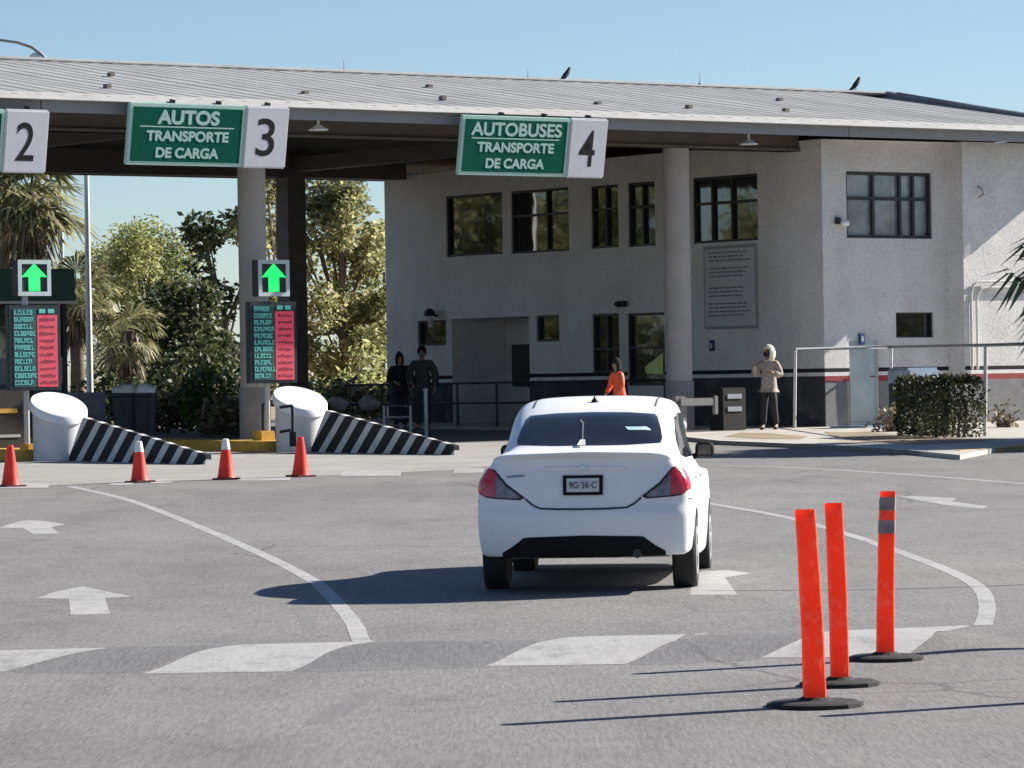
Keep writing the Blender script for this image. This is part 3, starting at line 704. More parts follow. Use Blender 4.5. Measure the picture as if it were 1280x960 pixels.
def island(unose, D, lab_k, lab_w, lab_n, group, length):
    q = P(unose, 500, D); g = gz(0, D)
    loc = Vector((q.x, q.y, g))
    # kerbed island slab (structure)
    t = Vector((q.x, q.y, g)) + wv * .35
    mb = MB(); mb.hexa([(-.55, 0, -.4), (.55, 0, -.4), (.55, length, -.4), (-.55, length, -.4), (-.55, 0, .2), (.55, 0, .2), (.55, length, .33), (-.55, length, .33)])
    o = mb.build('island_kerb', YEL, bevel=.03); o.location = t; o.rotation_euler = (0, 0, TH); tag(o, kind='structure')
    # wedge
    w = MB(); L = 4.75; y0 = -.18
    hw = .07; yb = y0 - L
    w.hexa([(-hw, yb, -.3), (hw, yb, -.3), (hw, y0, -.3), (-hw, y0, -.3), (-hw, yb, .13), (hw, yb, .13), (hw, y0 - .75, .76), (-hw, y0 - .75, .76)])
    o = w.build('striped_barrier', STRIPE, bevel=.015); o.location = loc; o.rotation_euler = (0, 0, TH)
    tag(o, lab_w, 'barrier', group + ' ramps')
    # big white tube with a slanted mouth
    n = 36; r = .46; zc = 1.02; vs = []; fs = []
    e = empty('island_bollard', loc, TH, lab_n, 'bollard', group + ' tubes')
    prof = [(-.3, r), (None, r)]
    top = []
    for k in range(n):
        a = 2 * math.pi * k / n; x, y = r * math.cos(a), r * math.sin(a)
        top.append((x, y, 0.95 + .06 * x + .46 * y))
    m_ = MB(); bot = [(p[0], p[1], -.3) for p in top]
    m_.add(bot + top, [(k, (k + 1) % n, n + (k + 1) % n, n + k) for k in range(n)]); b = m_.build('tube', mat('white_tube_paint', (.62, .62, .62), .6, var=.06, dirt=(2, (.4, .4, .4), .4)), e, smooth=True)
    m_ = MB(); lip = []
    for sc, dz in ((1.0, -.10), (1.10, -.10), (1.10, .02), (1.05, .05)): lip.append([(p[0] * sc, p[1] * sc, p[2] + dz) for p in top])
    vv = [p for ring in lip for p in ring]; ff = []
    for i in range(3): ff += [(i * n + k, i * n + (k + 1) % n, (i + 1) * n + (k + 1) % n, (i + 1) * n + k) for k in range(n)]
    ff.append(tuple(range(3 * n, 4 * n))); m_.add(vv, ff); m_.build('cap', mat('white_cap_paint', (.82, .82, .81), .5, var=.03), e, smooth=True)
    return loc
grp = 'island nose'
IA = island(375, 74.6, '', 'black and white striped crash ramp in front of column three', 'white slanted tube beside the black handle frames of column three', grp, 20)
IB = island(73, 71.4, '', 'black and white striped crash ramp at the far left island', 'white slanted tube of the far left island', grp, 20)
# black handle shaped rails around the tube by column three
for dx, dy, ww, lab in ((-.62, .75, .3, 'black tube rail left of the display post beside column three'), (-.1, -.62, .34, 'black tube rail just in front of the white tube by column three')):
    pass
def hoop(u, v0, v1, D, w, side, lab):
    p = P(u, v1, D); zt = P(u, v0, D).z - p.z
    e = empty('hoop_rail', p, TH * 0, lab, 'rail', 'hoop rails by column three')
    mb = MB(); mb.tube([(0, 0, -.0), (side * w * .5, 0, 0)] if False else [(0, 0, 0), (0, 0, zt)], .028, 8); mb.tube([(0, 0, zt), (side * w, 0, zt - .03)], .028, 8); mb.tube([(side * w * .15, 0, .05), (side * w, 0, .02)], .028, 8) 
    mb.build('rail', BLACK, e, smooth=True)
    mb = MB(); mb.box(-.06, .06, -.05, .05, -.25, .02); mb.build('foot', BLACK, e)
hoop(329, 505, 541, 76.6, .22, 1, 'black open hoop rail on the island left of the display post')
hoop(366, 507, 541, 73.75, .24, -1, 'black open hoop rail in front of the white tube by column three')
# yellow blocks
for u, v, D, w, lab in ((38, 577, 71.9, .27, 'yellow concrete block under the far left display post'), (330, 560, 75.6, .33, 'yellow kerb block at the foot of column three')):
    p = P(u, v, D); mb = MB(); mb.box(-w / 2, w / 2, -.15, .15, -.15, .32)
    o = mb.build('yellow_block', YEL, bevel=.02); o.location = p; o.rotation_euler = (0, 0, TH); tag(o, lab, 'block')

# ------------------------------------------------------------------ lane displays
TEAL = mat('teal_led_text', (.10, .36, .34), .5, emit=(.10, .50, .46, .10)); LRED = mat('red_led_panel', (.42, .05, .08), .5, var=.2, vscale=12, emit=(.75, .06, .11, .16))
LDARK = mat('led_dark_red_text', (.22, .03, .045), .6, var=.2); LBOARD = mat('led_board_black', (.012, .018, .02), .4); LTEAL = mat('led_teal_ground', (.01, .075, .075), .5)
ARROWG = mat('lit_green_arrow', (.02, .5, .1), .5, emit=(.01, .85, .16, .5), var=0)
def display(u0, u1, v0, v1, ua0, ua1, va0, va1, D, vground, lab, upost):
    q = w2b(P((u0 + u1) / 2, (v0 + v1) / 2, D)); y = q.y
    x0, zt = fp(u0, v0, y); x1, _ = fp(u1, v0, y); zb = fp((u0 + u1) / 2, v1, y)[1]; zt = fp((u0 + u1) / 2, v0, y)[1]
    xa0, za1 = fp(ua0, va0, y); xa1, _ = fp(ua1, va0, y); za0 = fp((ua0 + ua1) / 2, va1, y)[1]; za1 = fp((ua0 + ua1) / 2, va0, y)[1]
    xp = fp(upost, v1, y)[0]; zg = gz(0, D) - BZ
    e = empty('lane_display', b2w(xp, y, zg), TH, lab, 'display', 'lane status displays')
    w0, w1, h0, h1 = x0 - xp, x1 - xp, zb - zg, zt - zg
    mb = MB(); mb.tube([(0, .12, 0), (0, .12, za0 - zg + .2)], .055, 10); mb.build('post', GALV, e, smooth=True)
    mb = MB(); mb.box(w0, w1, -.07, .07, h0, h1); bd = mb.build('led_board', LBOARD, e, bevel=.012)
    W_ = w1 - w0; H_ = h1 - h0
    mb = MB(); mb.box(w0 + .08 * W_, w0 + .52 * W_, -.078, -.066, h0 + .04 * H_, h1 - .04 * H_); mb.build('text_field', LTEAL, bd)
    rr = random.Random(int(u0)); mb = MB()
    rows = 11
    for k in range(rows):                         # illegible rows of lit characters
        zc = h1 - .05 * H_ - (k + .5) * (.90 * H_ / rows); hh = .90 * H_ / rows * .33; x = w0 + .10 * W_; end = w0 + rr.uniform(.40, .52) * W_
        while x < end:
            cw = rr.uniform(.045, .075) * W_
            kind = rr.randint(0, 3)
            mb.box(x, x + cw * .28, -.084, -.077, zc - hh, zc + hh)
            if kind != 1: mb.box(x + cw * .28, x + cw * .8, -.084, -.077, zc + hh * .55, zc + hh)
            if kind != 2: mb.box(x + cw * .28, x + cw * .8, -.084, -.077, zc - hh, zc - hh * .55)
            if kind > 1: mb.box(x + cw * .55, x + cw * .8, -.083, -.077, zc - hh * .5, zc + hh * .5)
            x += cw
    for k in range(2): mb.box(w0 + (.58 + .17 * k) * W_, w0 + (.70 + .17 * k) * W_, -.084, -.069, h1 - .10 * H_, h1 - .05 * H_)
    mb.build('lettering', TEAL, bd)
    mb = MB(); mb.box(w0 + .54 * W_, w0 + .93 * W_, -.080, -.066, h0 + .04 * H_, h1 - .12 * H_); rp = mb.build('red_field', LRED, bd)
    mb = MB()
    for k in range(1, rows):
        zc = h1 - .05 * H_ - (k + .5) * (.90 * H_ / rows); hh = .90 * H_ / rows * .25; x = w0 + .60 * W_
        while x < w0 + .86 * W_:
            cw = rr.uniform(.045, .075) * W_; mb.box(x, x + cw * .75, -.086, -.079, zc - hh * rr.uniform(.4, 1), zc + hh * rr.uniform(.1, 1)); x += cw
    mb.build('digits', LDARK, rp)
    a0, a1, b0, b1 = xa0 - xp, xa1 - xp, za0 - zg, za1 - zg; fw = .075
    mb = MB(); mb.box(a0, a1, -.06, .16, b0, b1); bx = mb.build('signal_box', DKMET, e, bevel=.015)
    mb = MB(); mb.box(a0, a0 + fw, -.085, -.058, b0, b1); mb.box(a1 - fw, a1, -.085, -.058, b0, b1); mb.box(a0 + fw, a1 - fw, -.085, -.058, b0, b0 + fw); mb.box(a0 + fw, a1 - fw, -.085, -.058, b1 - fw, b1)
    mb.build('signal_frame', mat('pale_signal_frame', (.46, .55, .56), .5), bx)
    cx, aw, ah = (a0 + a1) / 2, (a1 - a0) * .5 - fw + .01, (b1 - b0) - 2 * fw
    pts = [(-.42 * aw, 0), (.42 * aw, 0), (.42 * aw, .52 * ah), (aw * .98, .50 * ah), (0, ah), (-aw * .98, .50 * ah), (-.42 * aw, .52 * ah)]
    fr = [(cx + p[0], -.078, b0 + fw + .01 + p[1]) for p in pts]; bk = [(p[0], -.06, p[2]) for p in fr]; n = len(pts)
    mb = MB(); mb.add(fr + bk, [tuple(range(n)), tuple(range(2 * n - 1, n - 1, -1))] + [(k, (k + 1) % n, n + (k + 1) % n, n + k) for k in range(n)]); mb.build('green_arrow', ARROWG, bx)
display(308.5, 368, 377, 479, 320, 358.5, 325, 370.5, 75.9, 545, 'lane display with green arrow box mounted before column three', 338)
display(8, 73, 381, 488, 19.5, 60.5, 325, 370, 72.2, 560, 'lane display with green arrow box in front of the green booth fascia', 37)

# ------------------------------------------------------------------ toll booth at the left
bq = w2b(P(38, 400, 84)); zg = gz(0, 84) - BZ
bt = empty('toll_booth', b2w(bq.x, bq.y, zg), TH, 'toll booth with dark green fascia and dark windows at the left edge', 'booth')
def bz(v): return fp(38, v, bq.y)[1] - zg
xa, xb = fp(-70, 400, bq.y)[0] - bq.x, fp(92, 400, bq.y)[0] - bq.x
mb = MB(); mb.box(xa, xb, -.1, 3.2, bz(377), bz(336)); mb.build('roof', mat('booth_green', (.008, .075, .055), .5), bt, bevel=.02)
mb = MB(); mb.box(xa, xb, -.13, -.1, bz(380), bz(376.5)); mb.build('trim', GALV, bt)
for x in (xa + .1, xa + .9, xb - .95, xb - .12):
    mb = MB(); mb.box(x, x + .1, .25, .35, -.3, bz(377)); mb.build('post', DKMET, bt)
mb = MB(); mb.box(xa + .1, xb - .1, .3, 3.0, -.3, bz(480)); mb.build('counter', mat('booth_grey', (.10, .11, .13), .6), bt)
mb = MB(); mb.box(xb - .6, xb - .12, .27, .31, bz(480), bz(447)); mb.box(xa + 1.0, xa + 1.75, .27, .31, bz(480), bz(447)); mb.build('panel', mat('booth_grey_panel', (.30, .32, .36), .6), bt)
mb = MB(); mb.box(xa + .15, xb - .15, .32, 2.9, bz(447), bz(378)); mb.build('glass', PANE, bt)
# dark cabinet with a yellow band beside the far left tube
p = P(2, 566, 73.2)
e = empty('barrier_cabinet', p, TH, 'black barrier cabinet with a yellow band at the left edge', 'cabinet')
mb = MB(); mb.box(-.55, .42, -.2, .35, -.3, 1.15); mb.build('body', BLACK, e, bevel=.02); mb = MB(); mb.box(-.5, .22, -.215, -.19, .72, .80); mb.build('yellow_band', YEL, e)
mb = MB(); mb.box(-.5, .28, -.215, -.19, .28, .33); mb.build('grey_band', GALV, e)
# grey machine and black bins behind the far left ramp
p = P(116, 552, 80); e = empty('ticket_machine', p, TH, 'grey cabinet behind the white tube of the left island', 'cabinet')
mb = MB(); mb.box(-.32, .32, 0, .5, -.3, .98); mb.build('body', mat('blue_grey_cabinet', (.15, .165, .20), .6), e, bevel=.02); mb = MB(); mb.box(-.2, .2, -.012, .01, .55, .85); mb.build('door', mat('cabinet_door', (.19, .2, .235), .5), e); mb = MB(); mb.box(-.05, .05, -.025, -.01, .4, .45); mb.build('handle', DKMET, e)
for k, (u, lab) in enumerate(((158, 'black bin filled with white bags beside the grey cabinet'), (180, 'black bin filled with white bags beside the leafy shrubs'))):
    p = P(u, 548, 79.5); e = empty('rubbish_bin', p, .3 * k, lab, 'bin', 'black bins behind the left island')
    mb = MB(); mb.lathe([(.22, -.2), (.22, 0), (.27, .82), (.29, .84), (.29, .9), (.26, .9)], 18); mb.build('bin', mat('black_bin', (.02, .022, .026), .5), e, smooth=True)
    bmh = bmesh.new(); bmesh.ops.create_icosphere(bmh, subdivisions=3, radius=.26)
    for v in bmh.verts: v.co = v.co * (1 + .35 * noise.noise(v.co * 7 + Vector((k * 3, 0, 0)))); v.co.z = v.co.z * .55 + .93
    me = bpy.data.meshes.new('bag'); bmh.to_mesh(me); bmh.free(); link_mesh('bag', me, mat('white_plastic_bag', (.72, .72, .70), .4), e, True)

# ------------------------------------------------------------------ white pole and street lamp
p = P(113, 520, 96); zt = 7.7
e = empty('light_pole', (p.x, p.y, gz(0, 96)), 0, 'slim white pole rising behind the left island into the canopy', 'pole')
mb = MB(); mb.tube([(0, 0, 0), (0, 0, zt - 1)], [.085, .055], 12); mb.build('pole', WHITE, e, smooth=True); mb = MB(); mb.lathe([(.16, 0), (.16, .04), (.1, .12)], 12); mb.build('base_plate', GALV, e)
mb = MB(); mb.tube([(0, 0, zt - 1.1), (.05, 0, zt - .4), (.4, 0, zt - .2), (1.0, 0, zt - .15)], .035, 8); mb.build('arm', WHITE, e, smooth=True)
D = 120; p = P(74, 90, D)
e = empty('street_lamp', (p.x, p.y, gz(0, D)), 0, 'grey curved arm street lamp rising behind the canopy at top left', 'street lamp')
mb = MB(); pts = [Vector((0, 0, 0))] + [P(u, v, D) - Vector((p.x, p.y, gz(0, D))) for u, v in ((72, 96), (62, 80), (52, 68), (40, 59), (22, 53), (0, 50), (-30, 49))]
mb.tube(pts, [.10, .07, .06, .055, .05, .045, .04, .04], 10); mb.build('pole', mat('grey_pole', (.30, .33, .36), .5, metal=.3), e, smooth=True)
q = P(-42, 50, D) - Vector((p.x, p.y, gz(0, D))); mb = MB(); mb.lathe([(.05, -.3), (.16, -.1), (.17, .2), (.06, .35)], 12, tuple(q), 'x', sx=1, sy=.5); mb.build('lamp_head', GALV, e, smooth=True)
q = P(44, 71, D) - Vector((p.x, p.y, gz(0, D))); mb = MB(); mb.lathe([(.02, -.18), (.13, -.05), (.13, .05), (.03, .16)], 10, tuple(q), 'x', sx=.7); mb.build('floodlight', WHITE, e, smooth=True)

# ------------------------------------------------------------------ traffic cones
CRED = mat('cone_red_orange', (.72, .06, .035), .5, var=.1, vscale=8); CWH = mat('cone_white_collar', (.78, .77, .76), .5)
cone = empty('traffic_cone', (0, 0, 0), 0, None, 'traffic cone', 'traffic cones across the lanes')
mb = MB(); mb.box(-.18, .18, -.18, .18, 0, .03); mb.build('base', mat('cone_base', (.10, .02, .015), .6, var=.3), cone, bevel=.01)
mb = MB(); mb.lathe([(.15, .03), (.135, .06), (.082, .40), (.052, .60), (.045, .63), (.02, .635)], 24); mb.build('body', CRED, cone, smooth=True)
mb = MB(); mb.lathe([(.074, .47), (.057, .585), (.054, .60), (.048, .632), (.02, .64)], 24); mb.build('collar', CWH, cone, smooth=True)
cone2 = empty('traffic_cone', (0, 0, 0), 0, None, 'traffic cone', 'traffic cones across the lanes')
for ch in [q for q in bpy.data.objects if q.parent == cone and not q.name.startswith('collar')]:
    c = ch.copy(); COL.objects.link(c); c.parent = cone2
cspots = [(175, 603, 1, 'red cone with white tip in front of the left striped ramp'), (283, 599.5, 1, 'red cone with white tip between the two striped ramps'),
          (376, 596, 0, 'plain orange cone in front of the striped ramp by column three'), (13.5, 608.5, 0, 'plain orange cone at the left edge of the road')]
used = set()
for u, v, wt, lab in cspots:
    src = cone if wt else cone2
    o = src if src.name not in used else copy_tree(src); used.add(src.name)
    p = G(u, v); o.scale = (.95, .95, .95); o.location = p; o.rotation_euler = (R(random.uniform(-2, 2)), 0, TH + random.uniform(-.3, .3)); o['label'] = lab

# ------------------------------------------------------------------ orange delineator posts
OR2 = mat('delineator_orange', (.93, .115, .03), .42, var=.10, vscale=3.0, dirt=(14, (.86, .42, .28), .6)); ORW = mat('scuffed_orange', (.85, .42, .30), .6, var=.2, vscale=20)
def plastic(m, f):
    n, l = m.node_tree.nodes, m.node_tree.links; b = n['Principled BSDF']; tr = n.new('ShaderNodeBsdfTranslucent'); l.new(b.inputs['Base Color'].links[0].from_socket, tr.inputs['Color'])
    mx = n.new('ShaderNodeMixShader'); mx.inputs[0].default_value = f; l.new(b.outputs[0], mx.inputs[1]); l.new(tr.outputs[0], mx.inputs[2]); l.new(mx.outputs[0], n['Material Output'].inputs['Surface'])
plastic(OR2, .5); plastic(CRED, .3)
GREYB = mat('faded_grey_reflector', (.27, .21, .20), .6, var=.4, vscale=14)
def post(u, v, ut, vt, r0, r1, bands, lab, bend, base_r):
    p = GS(u, v); r = ray(ut, vt); D = p.y; tp = Vector((r.x * D, D, CAMZ + r.z * D)) - p
    e = empty('delineator_post', p, 0, lab, 'delineator', 'orange delineator posts')
    n = 16; N = 24; mb = MB(); vs = []; fs = []; h = tp.z
    def centre(t): return Vector((tp.x * t + bend * math.sin(math.pi * t), tp.y * t, .02 + (h - .02) * t))
    def rad(t, a):
        rr = r0 + (r1 - r0) * t
        sq = 1 - .10 * math.cos(4 * a)            # slightly squared tube
        return rr * sq * (1 + .05 * noise.noise(Vector((math.cos(a) * 1.5, math.sin(a) * 1.5 + u, t * 6))))
    for i in range(N + 1):
        t = i / N; c = centre(t)
        for k in range(n):
            a = 2 * math.pi * k / n + .4; q = rad(t, a); vs.append((c.x + q * math.cos(a), c.y + q * math.sin(a), c.z))
    for i in range(N):
        for k in range(n): fs.append((i * n + k, i * n + (k + 1) % n, (i + 1) * n + (k + 1) % n, (i + 1) * n + k))
    k0 = len(vs); c = centre(1)
    for k in range(n): a = 2 * math.pi * k / n + .4; q = rad(1, a) * .72; vs.append((c.x + q * math.cos(a), c.y + q * math.sin(a), c.z - .05))
    fs += [(N * n + k, N * n + (k + 1) % n, k0 + (k + 1) % n, k0 + k) for k in range(n)]; fs.append(tuple(range(k0, k0 + n)))
    mb.add(vs, fs); tb = mb.build('tube', OR2, e, smooth=True)
    for (t0, t1, m) in bands:
        vs = []; fs = []
        for i in range(5):
            t = t0 + (t1 - t0) * i / 4; c = centre(t)
            for k in range(n): a = 2 * math.pi * k / n + .4; q = rad(t, a) + .003; vs.append((c.x + q * math.cos(a), c.y + q * math.sin(a), c.z))
        for i in range(4):
            for k in range(n): fs.append((i * n + k, i * n + (k + 1) % n, (i + 1) * n + (k + 1) % n, (i + 1) * n + k))
        MB().add(vs, fs).build('reflective_band', m, e, smooth=True)
    mb = MB(); mb.lathe([(base_r, 0), (base_r, .020), (base_r * .86, .030), (base_r * .4, .034), (r0 * 1.12, .05), (r0 * .9, .05)], 14, (0, 0, 0)); mb.build('base', mat('black_rubber_base', (.012, .011, .011), .8, var=.3, vscale=9), e)
    return e
post(1019, 883, 1006, 637, .067, .058, [], 'nearest leaning orange post with a scuffed top', .006, .262)
post(1050, 857, 1042, 629, .058, .054, [], 'orange post standing just behind the nearest leaning one', .004, .232)
post(1107, 825, 1110, 614, .060, .050, [(.885, .965, GREYB), (.745, .825, GREYB)], 'orange post with two faded grey bands', -.006, .235)
# two more posts of the same row stand right of the picture and throw the shadows that enter it
src = bpy.data.objects['delineator_post.002']
for px, py, lab in ((3.16, 21.9, 'orange post standing to the right of the nearest leaning post'), (3.62, 25.6, 'orange post standing to the right of the grey banded post')):
    o = copy_tree(src); o.location = (px, py, Hs(px, py)); o['label'] = lab

# ------------------------------------------------------------------ wall fixtures
def plate(u0, u1, v0, v1, m, name, lab, cat, d=.03):
    a0, a1, c0, c1 = rect_w(u0, u1, v0, v1)
    e = empty(name, b2w(-.002, (a0 + a1) / 2, c0), TH, lab, cat); w = (a1 - a0) / 2
    return e, w, c1 - c0, d
e, w, h, d = plate(882, 948, 307, 411, None, 'notice_board', 'large pale notice board with rows of small text under the upper window', 'notice')
NB = mat('notice_pale', (.50, .50, .51), .6, var=.05); NBF = mat('notice_frame', (.28, .28, .29), .5)
mb = MB(); mb.box(-.05, 0, -w, w, 0, h); mb.build('frame', NBF, e, bevel=.01)
mb = MB(); mb.box(-.058, -.04, -w + .06, w - .06, .06, h - .06); f = mb.build('board', NB, e)
rr = random.Random(3); mb = MB(); z = h - .14
for k in range(17):
    if k in (3, 7, 8, 12): z -= .085; continue
    y = w - .13 - rr.uniform(0, .12)
    endy = -w + rr.uniform(.13, .5)
    while y > endy:
        L = rr.uniform(.06, .2); mb.box(-.062, -.055, max(y - L, endy), y, z - .016, z + .016); y -= L + .035
    z -= .085
mb.build('lettering', mat('notice_text', (.16, .16, .18), .6), f)
def small_w(u, v, s, name, lab, cat, m1, m2):
    y, z = wp(u, v); e = empty(name, b2w(-.002, y, z), TH, lab, cat); mb = MB(); mb.box(-.05, 0, -s[0], s[0], -s[1], s[1]); mb.build('plate', m1, e, bevel=.008)
    mb = MB(); mb.box(-.057, -.045, -s[0] * .55, s[0] * .5, -s[1] * .45, s[1] * .5); mb.build('symbol', m2, e); return e
BLU = mat('blue_sign', (.02, .045, .16), .5); PAL = mat('pale_symbol', (.4, .42, .46), .5)
small_w(891, 432, (.075, .12), 'wall_sign', 'small dark blue sign below the notice board', 'sign', BLU, PAL)
x, z = fp(1076, 424, .07); e = empty('wall_sign', b2w(x, .068, z), TH, 'small blue sign above the pale blue door', 'sign'); mb = MB(); mb.box(-.075, .075, -.05, 0, -.12, .12); mb.build('plate', BLU, e, bevel=.008); mb = MB(); mb.box(-.03, .03, -.056, -.045, -.05, .06); mb.build('symbol', PAL, e)
# flood lamp by the dark small window, twin lamp, corner camera
y, z = wp(547, 395); e = empty('wall_lamp', b2w(-.01, y, z), TH, 'dark wall lamp above the small dark window left of the entrance', 'lamp')
mb = MB(); mb.tube([(0, 0, 0), (-.18, 0, .05)], .03, 8); mb.build('arm', DKMET, e); mb = MB(); mb.lathe([(.05, .1), (.13, .02), (.14, -.08), (.02, -.09)], 14, (-.22, 0, .08)); mb.build('head', DKMET, e, smooth=True); mb = MB(); mb.lathe([(.03, -.08), (.06, -.14), (.055, -.3), (.02, -.32)], 12, (-.2, -.02, .04)); mb.build('bulb', mat('frosted_bulb', (.5, .5, .5), .4), e, smooth=True)
y, z = wp(780, 380); e = empty('twin_spotlight', b2w(-.01, y, z), TH, 'twin black spotlight heads above the lower windows', 'lamp')
for s in (-.1, .1): mb = MB(); mb.lathe([(.03, 0), (.06, .05), (.075, .14), (.05, .15)], 12, (-.05, s, 0), 'x'); o = mb.build('spot_head', BLACK, e, smooth=True); o.location.x = -.12
mb = MB(); mb.box(-.05, 0, -.14, .14, -.02, .02); mb.build('bar', BLACK, e)
x, z = fp(1049, 276); e = empty('security_camera', b2w(x, -.002, z), TH, 'small dark and white camera beside the curtained window', 'camera')
mb = MB(); mb.box(-.13, -.02, -.09, 0, -.07, .07); mb.build('mount', DKMET, e, bevel=.01); mb = MB(); mb.lathe([(.02, -.12), (.06, -.1), (.075, .05), (.05, .06)], 12, (.07, -.12, -.05), 'x'); mb.build('housing', WHITE, e, smooth=True)
x, z = fp(1222, 240, PRJ); e = empty('wall_bracket', b2w(x, PRJ - .002, z), TH, 'small white hook bracket high on the pale right wall', 'bracket')
mb = MB(); mb.tube([(0, 0, .12), (0, -.14, .06), (.03, -.16, -.06), (-.05, -.08, -.13)], .025, 8); mb.build('hook', GALV, e, smooth=True); mb = MB(); mb.lathe([(.05, -.06), (.06, .02), (.02, .04)], 10, (.05, -.1, 0)); mb.build('cap', WHITE, e, smooth=True)
# conduit with a rounded bend and the little ledge on the right wall
xa, za = fp(1211, 352, PRJ); zlo = fp(1211, 462, PRJ)[1]; xb_, zb_ = fp(1300, 346, PRJ)
e = empty('wall_conduit', b2w(xa, PRJ - .002, zlo), TH, 'white pipe with a rounded bend running up the bright right wall', 'pipe')
hh = za - zlo
for off in (0, .16):
    mb = MB(); mb.tube([(off, -.06, 0), (off, -.06, hh - .25 - off), (off + .06, -.06, hh - .08 - off), (off + .2, -.06, hh - off * .8), (xb_ - xa, -.06, hh + .02 - off * .8)], .03, 10); mb.build('pipe', mat('white_pipe', (.62, .61, .58), .6), e, smooth=True)
mb = MB(); mb.box(.28, xb_ - xa, -.075, 0, hh - .17, hh - .10); mb.build('ledge', STUCCO, e)
# electric box, barrier arm at column four, blue tarp box by the hedge
p = P(910, 532, 83.0); e = empty('service_cart', p, TH, 'black box with two pale plates against the dark wall', 'box')
mb = MB(); mb.box(-.32, .32, -.22, .22, -.1, .78); mb.build('body', BLACK, e, bevel=.02)
for z in (.34, .60): mb = MB(); mb.box(-.19, .19, -.235, -.215, z - .05, z + .05); mb.build('plate', PAL, e, bevel=.006)
p = P(846, 545, 81.6); e = empty('barrier_gate', p, TH, 'pale barrier arm stub on a grey post in front of column four', 'barrier')
mb = MB(); mb.box(-.16, .16, -.16, .16, -.3, .8); mb.build('housing', mat('barrier_housing', (.23, .22, .22), .6, var=.2), e, bevel=.03)
mb = MB(); mb.box(-.08, .82, -.24, -.17, .60, .76); mb.box(.80, .9, -.25, -.16, .42, .80); mb.build('arm', mat('pale_arm', (.22, .22, .22), .8), e, bevel=.015)
mb = MB(); mb.lathe([(.02, -.02), (.09, 0), (.09, .03), (.02, .04)], 12, (.02, -.2, .22), 'y'); mb.build('lamp', PAL, e)
# ------------------------------------------------------------------ pipe fence on the sidewalk
pts = [(993, 437, 535), (1113, 433.5, 531), (1231, 431.5, 545), (1345, 428, 552)]
W3 = []
for i, (u, vt, vb) in enumerate(pts):
    b = G(u, vb, SWK); r = ray(u + 1, vt); W3.append((b, Vector((r.x * b.y, b.y, CAMZ + r.z * b.y))))
e = empty('pipe_fence', W3[0][0], 0, 'white pipe fence with a thin top rail in front of the office corner', 'fence'); o0 = W3[0][0]
mb = MB(); mb.tube([q[1] - o0 for q in W3], .032, 8); mb.build('rail', mat('grey_rail', (.22, .23, .24), .5, metal=.3), e, smooth=True)
for b, t in W3: mb = MB(); mb.tube([b - o0 - Vector((0, 0, .15)), t - o0], .036, 10); mb.build('post', mat('white_fence_post', (.60, .60, .60), .5), e, smooth=True)
# blue sheet over boxes right of the door
p = P(1142, 500, 84.0); e = empty('covered_crate', (p.x, p.y, gz(0, 84) + SWK), TH, 'pale blue covered crate behind the hedge right of the door', 'crate')
zt = fp(1142, 456, -.6)[1] + BZ - gz(0, 84) - .14
mb = MB(); mb.box(-.42, .42, -.3, .3, -.1, zt - .32); mb.build('crate', mat('dark_crate', (.03, .035, .04), .7), e); mb = MB(); mb.box(-.45, .45, -.34, .34, zt - .32, zt); mb.build('cover', mat('pale_blue_cover', (.26, .33, .42), .6, var=.2), e, bevel=.05)
p = P(1080, 529, 83.6); mb = MB(); mb.box(-.5, .6, -.6, .5, -.2, .03); o = mb.build('door_mat', mat('light_blue_mat', (.30, .45, .55), .8, var=.2)); o.location = (p.x, p.y, gz(0, p.y) + SWK); o.rotation_euler = (0, 0, TH); tag(o, 'light blue step in front of the pale blue door', 'step')

# ------------------------------------------------------------------ vegetation
def leaf_cloud(blobs, n, size, seed, aspect=2.0, down=.25, shell=.55):
    rr = random.Random(seed); vs = []; fs = []; tot = sum(b[3] ** 2 for b in blobs)
    for (x, y, z, r) in blobs:
        k = int(n * r * r / tot)
        for _ in range(k):
            d = Vector((rr.gauss(0, 1), rr.gauss(0, 1), rr.gauss(0, 1)))
            if d.length < 1e-4: continue
            d.normalize(); q = d * r * (shell + (1 - shell) * rr.random() ** .6) * (1 + .35 * noise.noise(d * 2.3 + Vector((x, y, z))))
            c = Vector((x, y, z)) + Vector((q.x, q.y, q.z * .85))
            t = Vector((rr.gauss(0, 1), rr.gauss(0, 1), rr.gauss(0, .6) - down)).normalized(); s = t.cross(Vector((rr.gauss(0, 1), rr.gauss(0, 1), rr.gauss(0, 1)))).normalized()
            L = size * rr.uniform(.6, 1.4); w = L / aspect / 2
            k0 = len(vs); vs += [c, c + t * L * .5 + s * w, c + t * L, c + t * L * .5 - s * w]; fs.append((k0, k0 + 1, k0 + 2, k0 + 3))
    return vs, fs
def crown_blobs(rr, h0, h1, rx, n, rb):
    out = []
    for _ in range(n):
        t = rr.random(); z = h0 + (h1 - h0) * t; prof = math.sin(math.pi * min(1, .18 + .75 * t)) ** .7
        a = rr.uniform(0, 6.283); q = rx * prof * rr.random() ** .5
        out.append((q * math.cos(a), q * math.sin(a), z, rb * rr.uniform(.6, 1.25)))
    return out
BARK = mat('tree_bark', (.16, .12, .09), .9, var=.3, vscale=8, bump=.5, bscale=20)
